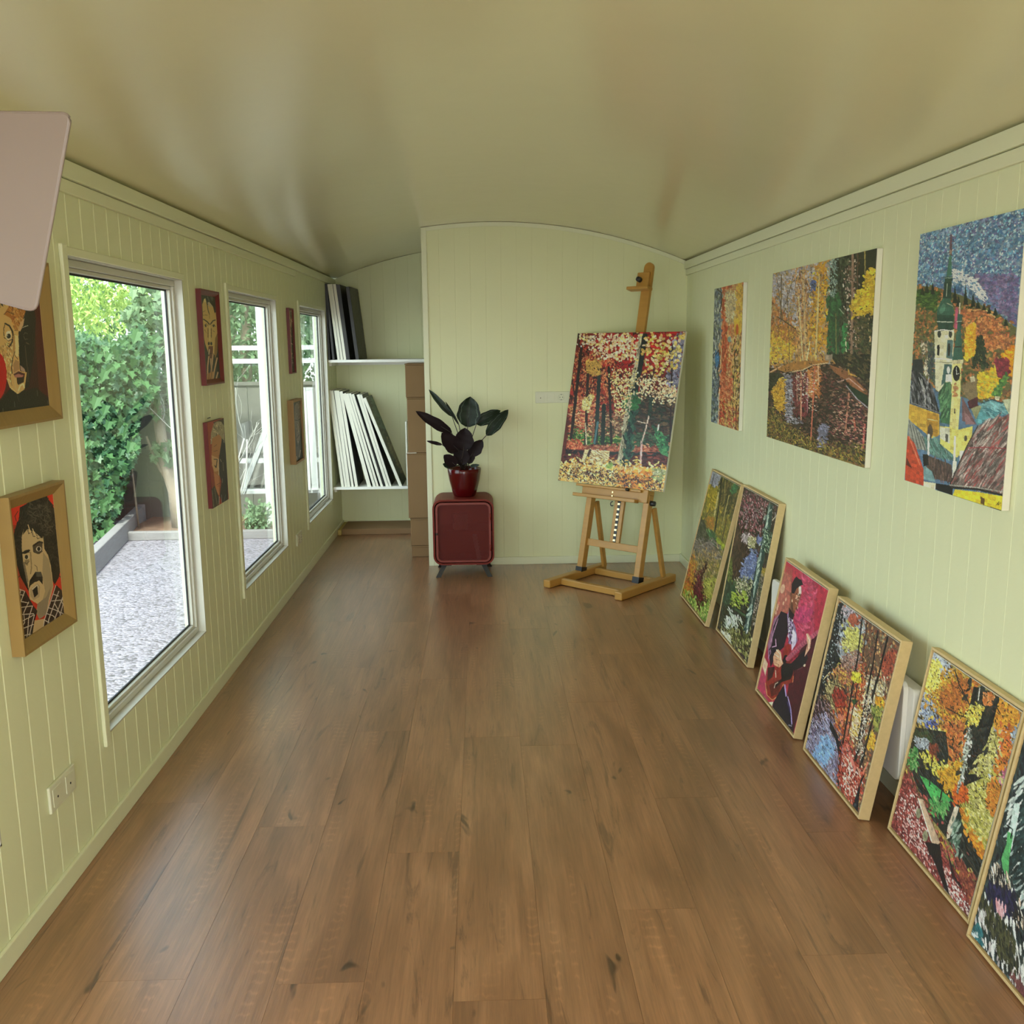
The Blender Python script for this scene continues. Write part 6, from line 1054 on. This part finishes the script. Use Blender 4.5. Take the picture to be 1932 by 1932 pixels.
SHAPES = {'ivy': [(0, -.5), (.42, -.62), (.30, -.12), (.55, .10), (.22, .18), (0, .62), (-.22, .18), (-.55, .10), (-.30, -.12), (-.42, -.62)],
          'oval': [(0, -.5), (.28, -.1), (.2, .3), (0, .55), (-.2, .3), (-.28, -.1)], 'scale': [(0, -.5), (.2, 0), (0, .5), (-.2, 0)]}
def leafmesh(pts, size, facing, shape, spread=.6):
    """pts: (n,3) positions -> vertices, faces of one leaf each"""
    sh = np.array(SHAPES[shape]); n = len(pts); k = len(sh)
    N = np.array(facing)+RN.normal(0, spread, (n, 3)); N /= np.linalg.norm(N, axis=1)[:, None]
    up = np.array([0, 0, -1.])+RN.normal(0, .5, (n, 3)); S = np.cross(up, N); S /= np.linalg.norm(S, axis=1)[:, None]; U = np.cross(N, S)
    sz = size*RN.uniform(.6, 1.25, (n, 1, 1))
    V = pts[:, None, :] + (S[:, None, :]*sh[None, :, 0:1] + U[:, None, :]*sh[None, :, 1:2])*sz + N[:, None, :]*(np.abs(sh[None, :, 0:1])*.25*sz)
    C = pts[:, None, :] - N[:, None, :]*0
    V = np.concatenate([V, C], 1); F = [(i*(k+1)+j, i*(k+1)+(j+1) % k, i*(k+1)+k) for i in range(n) for j in range(k)]
    return V.reshape(-1, 3), F
def foliage(name, pts, size, facing, shape, m, parent, kind='stuff', spread=.6):
    V, F = leafmesh(pts, size, facing, shape, spread); o = MB().add([tuple(v) for v in V], F).build(name, m, parent)
    if kind: o['kind'] = kind
    return o
def inpoly(px, py, P):
    c = np.zeros(px.shape, bool)
    for i in range(len(P)):
        (x0, y0), (x1, y1) = P[i], P[(i+1) % len(P)]
        if y0 != y1: c ^= ((y0 > py) != (y1 > py)) & (px < (x1-x0)*(py-y0)/(y1-y0)+x0)
    return c
def blob(c, r, n, shell=.35):
    d = RN.normal(0, 1, (n, 3)); d /= np.linalg.norm(d, axis=1)[:, None]; rr = (1-shell*RN.random((n, 1)))
    return np.array(c) + d*rr*np.array(r)*(1+.12*np.sin(d[:, 0:1]*9)+.12*np.sin(d[:, 2:3]*11))
# ground
g = mat('pale_gravel', (.42, .40, .42), rough=.9, bump=1.0, bscale=90); nt2 = g.node_tree
vo = nt2.nodes.new('ShaderNodeTexVoronoi'); vo.inputs['Scale'].default_value = 42; tc = nt2.nodes.new('ShaderNodeTexCoord'); nt2.links.new(tc.outputs['Object'], vo.inputs['Vector'])
cr = nt2.nodes.new('ShaderNodeValToRGB'); sp_ = nt2.nodes.new('ShaderNodeSeparateColor'); nt2.links.new(vo.outputs['Color'], sp_.inputs[0]); nt2.links.new(sp_.outputs[0], cr.inputs[0])
cr.color_ramp.elements[0].color = (.08, .075, .085, 1); cr.color_ramp.elements[0].position = 0; cr.color_ramp.elements[1].color = (.25, .23, .275, 1)
x = cr.color_ramp.elements.new(.25); x.color = (.165, .15, .185, 1)
nt2.links.new(cr.outputs[0], nt2.nodes['Principled BSDF'].inputs['Base Color'])
bu = [n for n in nt2.nodes if n.type == 'BUMP'][0]; nt2.links.new(vo.outputs['Distance'], bu.inputs['Height']); bu.invert = True; bu.inputs['Distance'].default_value = .02
MB().box((-9, -3, GZ-.1), (6, 14, GZ)).build('gravel_ground', g, kind='structure')
soil = mat('brown_garden_soil', (.13, .075, .05), rough=1, var=.6, vscale=14, bump=1, bscale=30)
t = MB().box((-3.85, 9.85, GZ+.002), (.2, 10.85, GZ+.05)).build('planting_bed', soil, kind='structure')
wd = mat('weathered_grey_timber', (.17, .16, .165), rough=.85, var=.2, vscale=5, bump=.3, stretch=(1, 1, 8))
a, b = Vector((-3.50, 8.0, GZ)), Vector((-4.02, 10.85, GZ)); d = (b-a).normalized(); sd = Vector((d.y, -d.x, 0))*.09
MB().obox(a, b-a, sd, (0, 0, .2)).build('edging_beam', wd, None, bevel=.008, label='weathered grey timber beam edging the ivy bed along the gravel', cat='beam')
MB().box((-3.80, 9.72, GZ), (.2, 9.80, GZ+.09)).build('edging_beam', wd, None, bevel=.008, label='low grey timber edging across the far end of the gravel', cat='beam')
# fence at the far end
fm = mat('grey_fence_boards', (.115, .11, .10), rough=.8, var=.15, vscale=4, bump=.15)
t = empty('board_fence', (-2.5, 10.95, GZ), 'grey vertical board fence closing the far end of the garden', 'fence')
x = -5.4
while x < .3:
    MB().box((x+.003, 10.95, GZ), (x+.147, 10.97, 1.12)).build('fence_board', fm, t); x += .15
MB().box((-5.4, 10.93, 1.10), (.3, 10.99, 1.14)).build('top_rail', fm, t)
for z in (-.05, .32): MB().box((-5.4, 10.91, z), (.3, 10.95, z+.06)).build('cross_rail', fm, t)
# white trellis frame
ww = mat('white_painted_timber', (.40, .41, .41), rough=.6)
t = empty('garden_trellis', (-2.3, 10.3, GZ), 'white timber frame with rails and a diagonal brace standing before the fence', 'trellis')
for px in (-2.40, -1.80): MB().box((px, 10.28, GZ), (px+.06, 10.34, 2.3)).build('post', ww, t)
for z in (1.50, 1.36, .28, -.06): MB().box((-3.0 if z > 1 else -2.9, 10.30, z), (-1.7, 10.33, z+.05)).build('rail', ww, t)
MB().bar((-2.37, 10.29, .62), (-2.66, 10.29, -.05), .06, .03, (1, 0, 0)).build('brace', ww, t)
for i in range(4): MB().obox((-2.14+i*.085, 10.26, -.02), (.07, 0, 0), (0, .02, 0), (.015-.01*i, 0, 1.12)).build('slat', ww, t)
# ivy hedge
P_ = [(60, 600), (127, 620), (180, 640), (225, 655), (260, 615), (300, 640), (305, 740), (262, 790), (262, 850), (240, 900), (228, 960), (205, 1000), (165, 1030), (60, 1060)]
def inregion(n, P, Y0, Y1):
    out = []
    xs, ys = [p[0] for p in P], [p[1] for p in P]
    while len(out) < n:
        px, py = RN.uniform(min(xs), max(xs), n*2), RN.uniform(min(ys), max(ys), n*2); k = inpoly(px, py, P)
        for x_, y_ in zip(px[k], py[k]): out.append(tuple(at(x_, y_, RN.uniform(Y0, Y1))))
    out = np.array(out[:n]); out[:, 2] = np.maximum(out[:, 2], GZ+.03); return out
hv = empty('ivy_hedge', (-4.1, 9.6, GZ), 'dense green ivy hedge outside the nearest window', 'hedge')
foliage('foliage', inregion(7000, P_, 9.6, 10.6), .068, (.5, -.9, .5), 'ivy', IVY, hv)
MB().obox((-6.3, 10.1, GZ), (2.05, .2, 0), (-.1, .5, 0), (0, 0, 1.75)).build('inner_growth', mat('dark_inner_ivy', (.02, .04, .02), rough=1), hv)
side = np.column_stack([RN.uniform(-6.4, -4.1, 5200), RN.uniform(9.9, 10.12, 5200), RN.uniform(GZ+.03, 1.42, 5200)])
foliage('foliage', side, .075, (.2, -.95, .4), 'ivy', IVY, hv)
front = inregion(300, P_, 9.35, 9.6)
for i in range(12): pass
protos = []
for i in range(10):
    V, F = leafmesh(np.zeros((1, 3)), .082, (.35, -.9, .45), 'ivy', .45); me = bpy.data.meshes.new('leaf'); me.from_pydata([tuple(v) for v in V], [], F); me.materials.append(IVY); protos.append(me)
for i, p in enumerate(front):
    o = bpy.data.objects.new('leaf', protos[i % 10]); COL.objects.link(o); o.parent = hv; o.location = Vector(p)-hv.location; o.rotation_euler = (0, 0, RN.uniform(-.4, .4)); s_ = RN.uniform(.75, 1.2); o.scale = (s_, s_, s_)
for pts_ in ([(-3.78, 10.2, -.4), (-3.80, 10.2, .2), (-3.83, 10.2, .7)],): MB().tube(pts_, [.012, .011, .010], 7).build('stem', BARK, hv, smooth=True)
def tree(name, label, cat, trunk, blobs, leaf, shape, m, facing=(.3, -.6, .6), spread=.9, branches=()):
    t = empty(name, (trunk[0][0], trunk[0][1], trunk[0][2]), label, cat)
    MB().tube(trunk, [.09*(1-.55*i/len(trunk)) for i in range(len(trunk))], 8).build('trunk', BARK, t, smooth=True)
    for br in branches: MB().tube(br, [.035, .022, .01][:len(br)] if len(br) <= 3 else .02, 6).build('branch', BARK, t, smooth=True)
    foliage('foliage', np.concatenate([blob(c, r, n) for c, r, n in blobs]), leaf, facing, shape, m, t, spread=spread); return t
tree('conifer', 'tall bright yellow-green conifer rising behind the ivy', 'tree', [(-5.4, 12.2, GZ), (-5.3, 12.2, 2), (-5.2, 12.2, 5)], [((-5.7, 12, 2.7), (1.4, .9, 1.6), 9000), ((-4.8, 12, 2.6), (.7, .6, .9), 4000), ((-5.2, 12, 4.4), (1.0, .8, 1.2), 3000)], .075, 'scale', CON)
tree('maple_tree', 'pale leafy small tree before the brown boards, seen at the right of the nearest window', 'tree', [(-3.33, 10.2, GZ), (-3.36, 10.2, .0), (-3.45, 10.2, .35), (-3.5, 10.2, 1.2)], [((-3.42, 10.2, .42), (.18, .15, .12), 90), ((-3.3, 10.25, 1.0), (.28, .2, .35), 260), ((-3.35, 10.3, 1.8), (.45, .3, .5), 900)], .10, 'ivy', PALE, branches=[[(-3.36, 10.2, .0), (-3.55, 10.2, .35), (-3.62, 10.2, .6)]])
tree('garden_tree', 'light green tree above the fence, seen through the second window', 'tree', [(-3.0, 12.2, GZ), (-3.0, 12.2, 1.4), (-2.9, 12.2, 3)], [((-3.1, 12.2, 2.0), (1.0, .7, 1.1), 5200), ((-3.4, 12.4, 3.4), (1.2, .8, 1.0), 2500)], .09, 'oval', PALE)
tree('garden_tree', 'dark green bushy tree above the fence, seen through the third window', 'tree', [(-2.2, 14, GZ), (-2.2, 14, 1.4), (-2.1, 14, 3)], [((-2.3, 14, 2.0), (1.1, .7, 1.2), 4800), ((-1.7, 14, 3.4), (1.2, .8, 1.0), 2500)], .085, 'oval', DKG)
tree('garden_tree', 'large dark tree far behind the fence and conifer', 'tree', [(-4.0, 15.5, GZ), (-4.0, 15.5, 2), (-4, 15.5, 5)], [((-4.5, 15.5, 3.6), (3.6, 1.2, 3.2), 12000)], .15, 'oval', DKG)
# bare shrub with pale branches
t = empty('bare_shrub', (-2.75, 10.0, GZ), 'pale leafless shrub with tangled twigs outside the second window', 'shrub'); rr = random.Random(11)
def twig(p, d, L_, r, depth):
    pts_ = [p]
    for i in range(3):
        d = (d + Vector((rr.uniform(-.35, .35), rr.uniform(-.2, .2), rr.uniform(-.25, .3)))).normalized(); pts_.append(pts_[-1] + d*L_/3)
    r *= .7
    MB().tube(pts_, [r, r*.85, r*.7, r*.5], 5).build('branch' if depth == 0 else 'twig', PALEW, t, smooth=True)
    if depth < 2:
        for i in range(4): twig(pts_[rr.randint(1, 3)], (d + Vector((rr.uniform(-1.1, 1.1), rr.uniform(-.4, .4), rr.uniform(-.3, .8)))).normalized(), L_*.55, r*.55, depth+1)
for dx, dz in ((.5, 1.0), (-.25, 1.0), (.15, 1.3)): twig(Vector((-2.75, 10.05, GZ+.05)), Vector((dx, 0, dz)).normalized(), 1.0, .022, 0)
t = empty('low_bush', (-2.42, 9.95, GZ), 'small pale green bush at the foot of the white trellis post', 'bush')
foliage('foliage', blob((-2.42, 9.95, GZ+.18), (.17, .12, .22), 420, .8), .05, (.2, -.8, .6), 'oval', PALE, t); MB().tube([(-2.42, 9.95, GZ+.04), (-2.42, 9.95, GZ+.25)], .012, 6).build('stem', BARK, t)
GR = mat('dry_grass', (.35, .33, .12), rough=.8)
m = MB()
for i in range(160):
    x_, y_ = RN.uniform(-3.2, -2.7), RN.uniform(10.0, 10.3); L_ = RN.uniform(.08, .3); dx, dy = RN.normal(0, .12, 2)
    m.add([(x_-.004, y_, GZ+.05), (x_+.004, y_, GZ+.05), (x_+dx, y_+dy, GZ+.05+L_)], [(0, 1, 2)])
m.build('dry_grass', GR, None, label='dry grass tufts in the soil bed outside the window', cat='grass', kind='stuff')
# things small: a nail above the unframed portrait
MB().tube([(XL, 4.2, 1.225), (XL+.014, 4.2, 1.229)], .002, 6).build('nail', M['black'], None, label='small nail in the wall above the unframed grey-haired portrait', cat='nail')
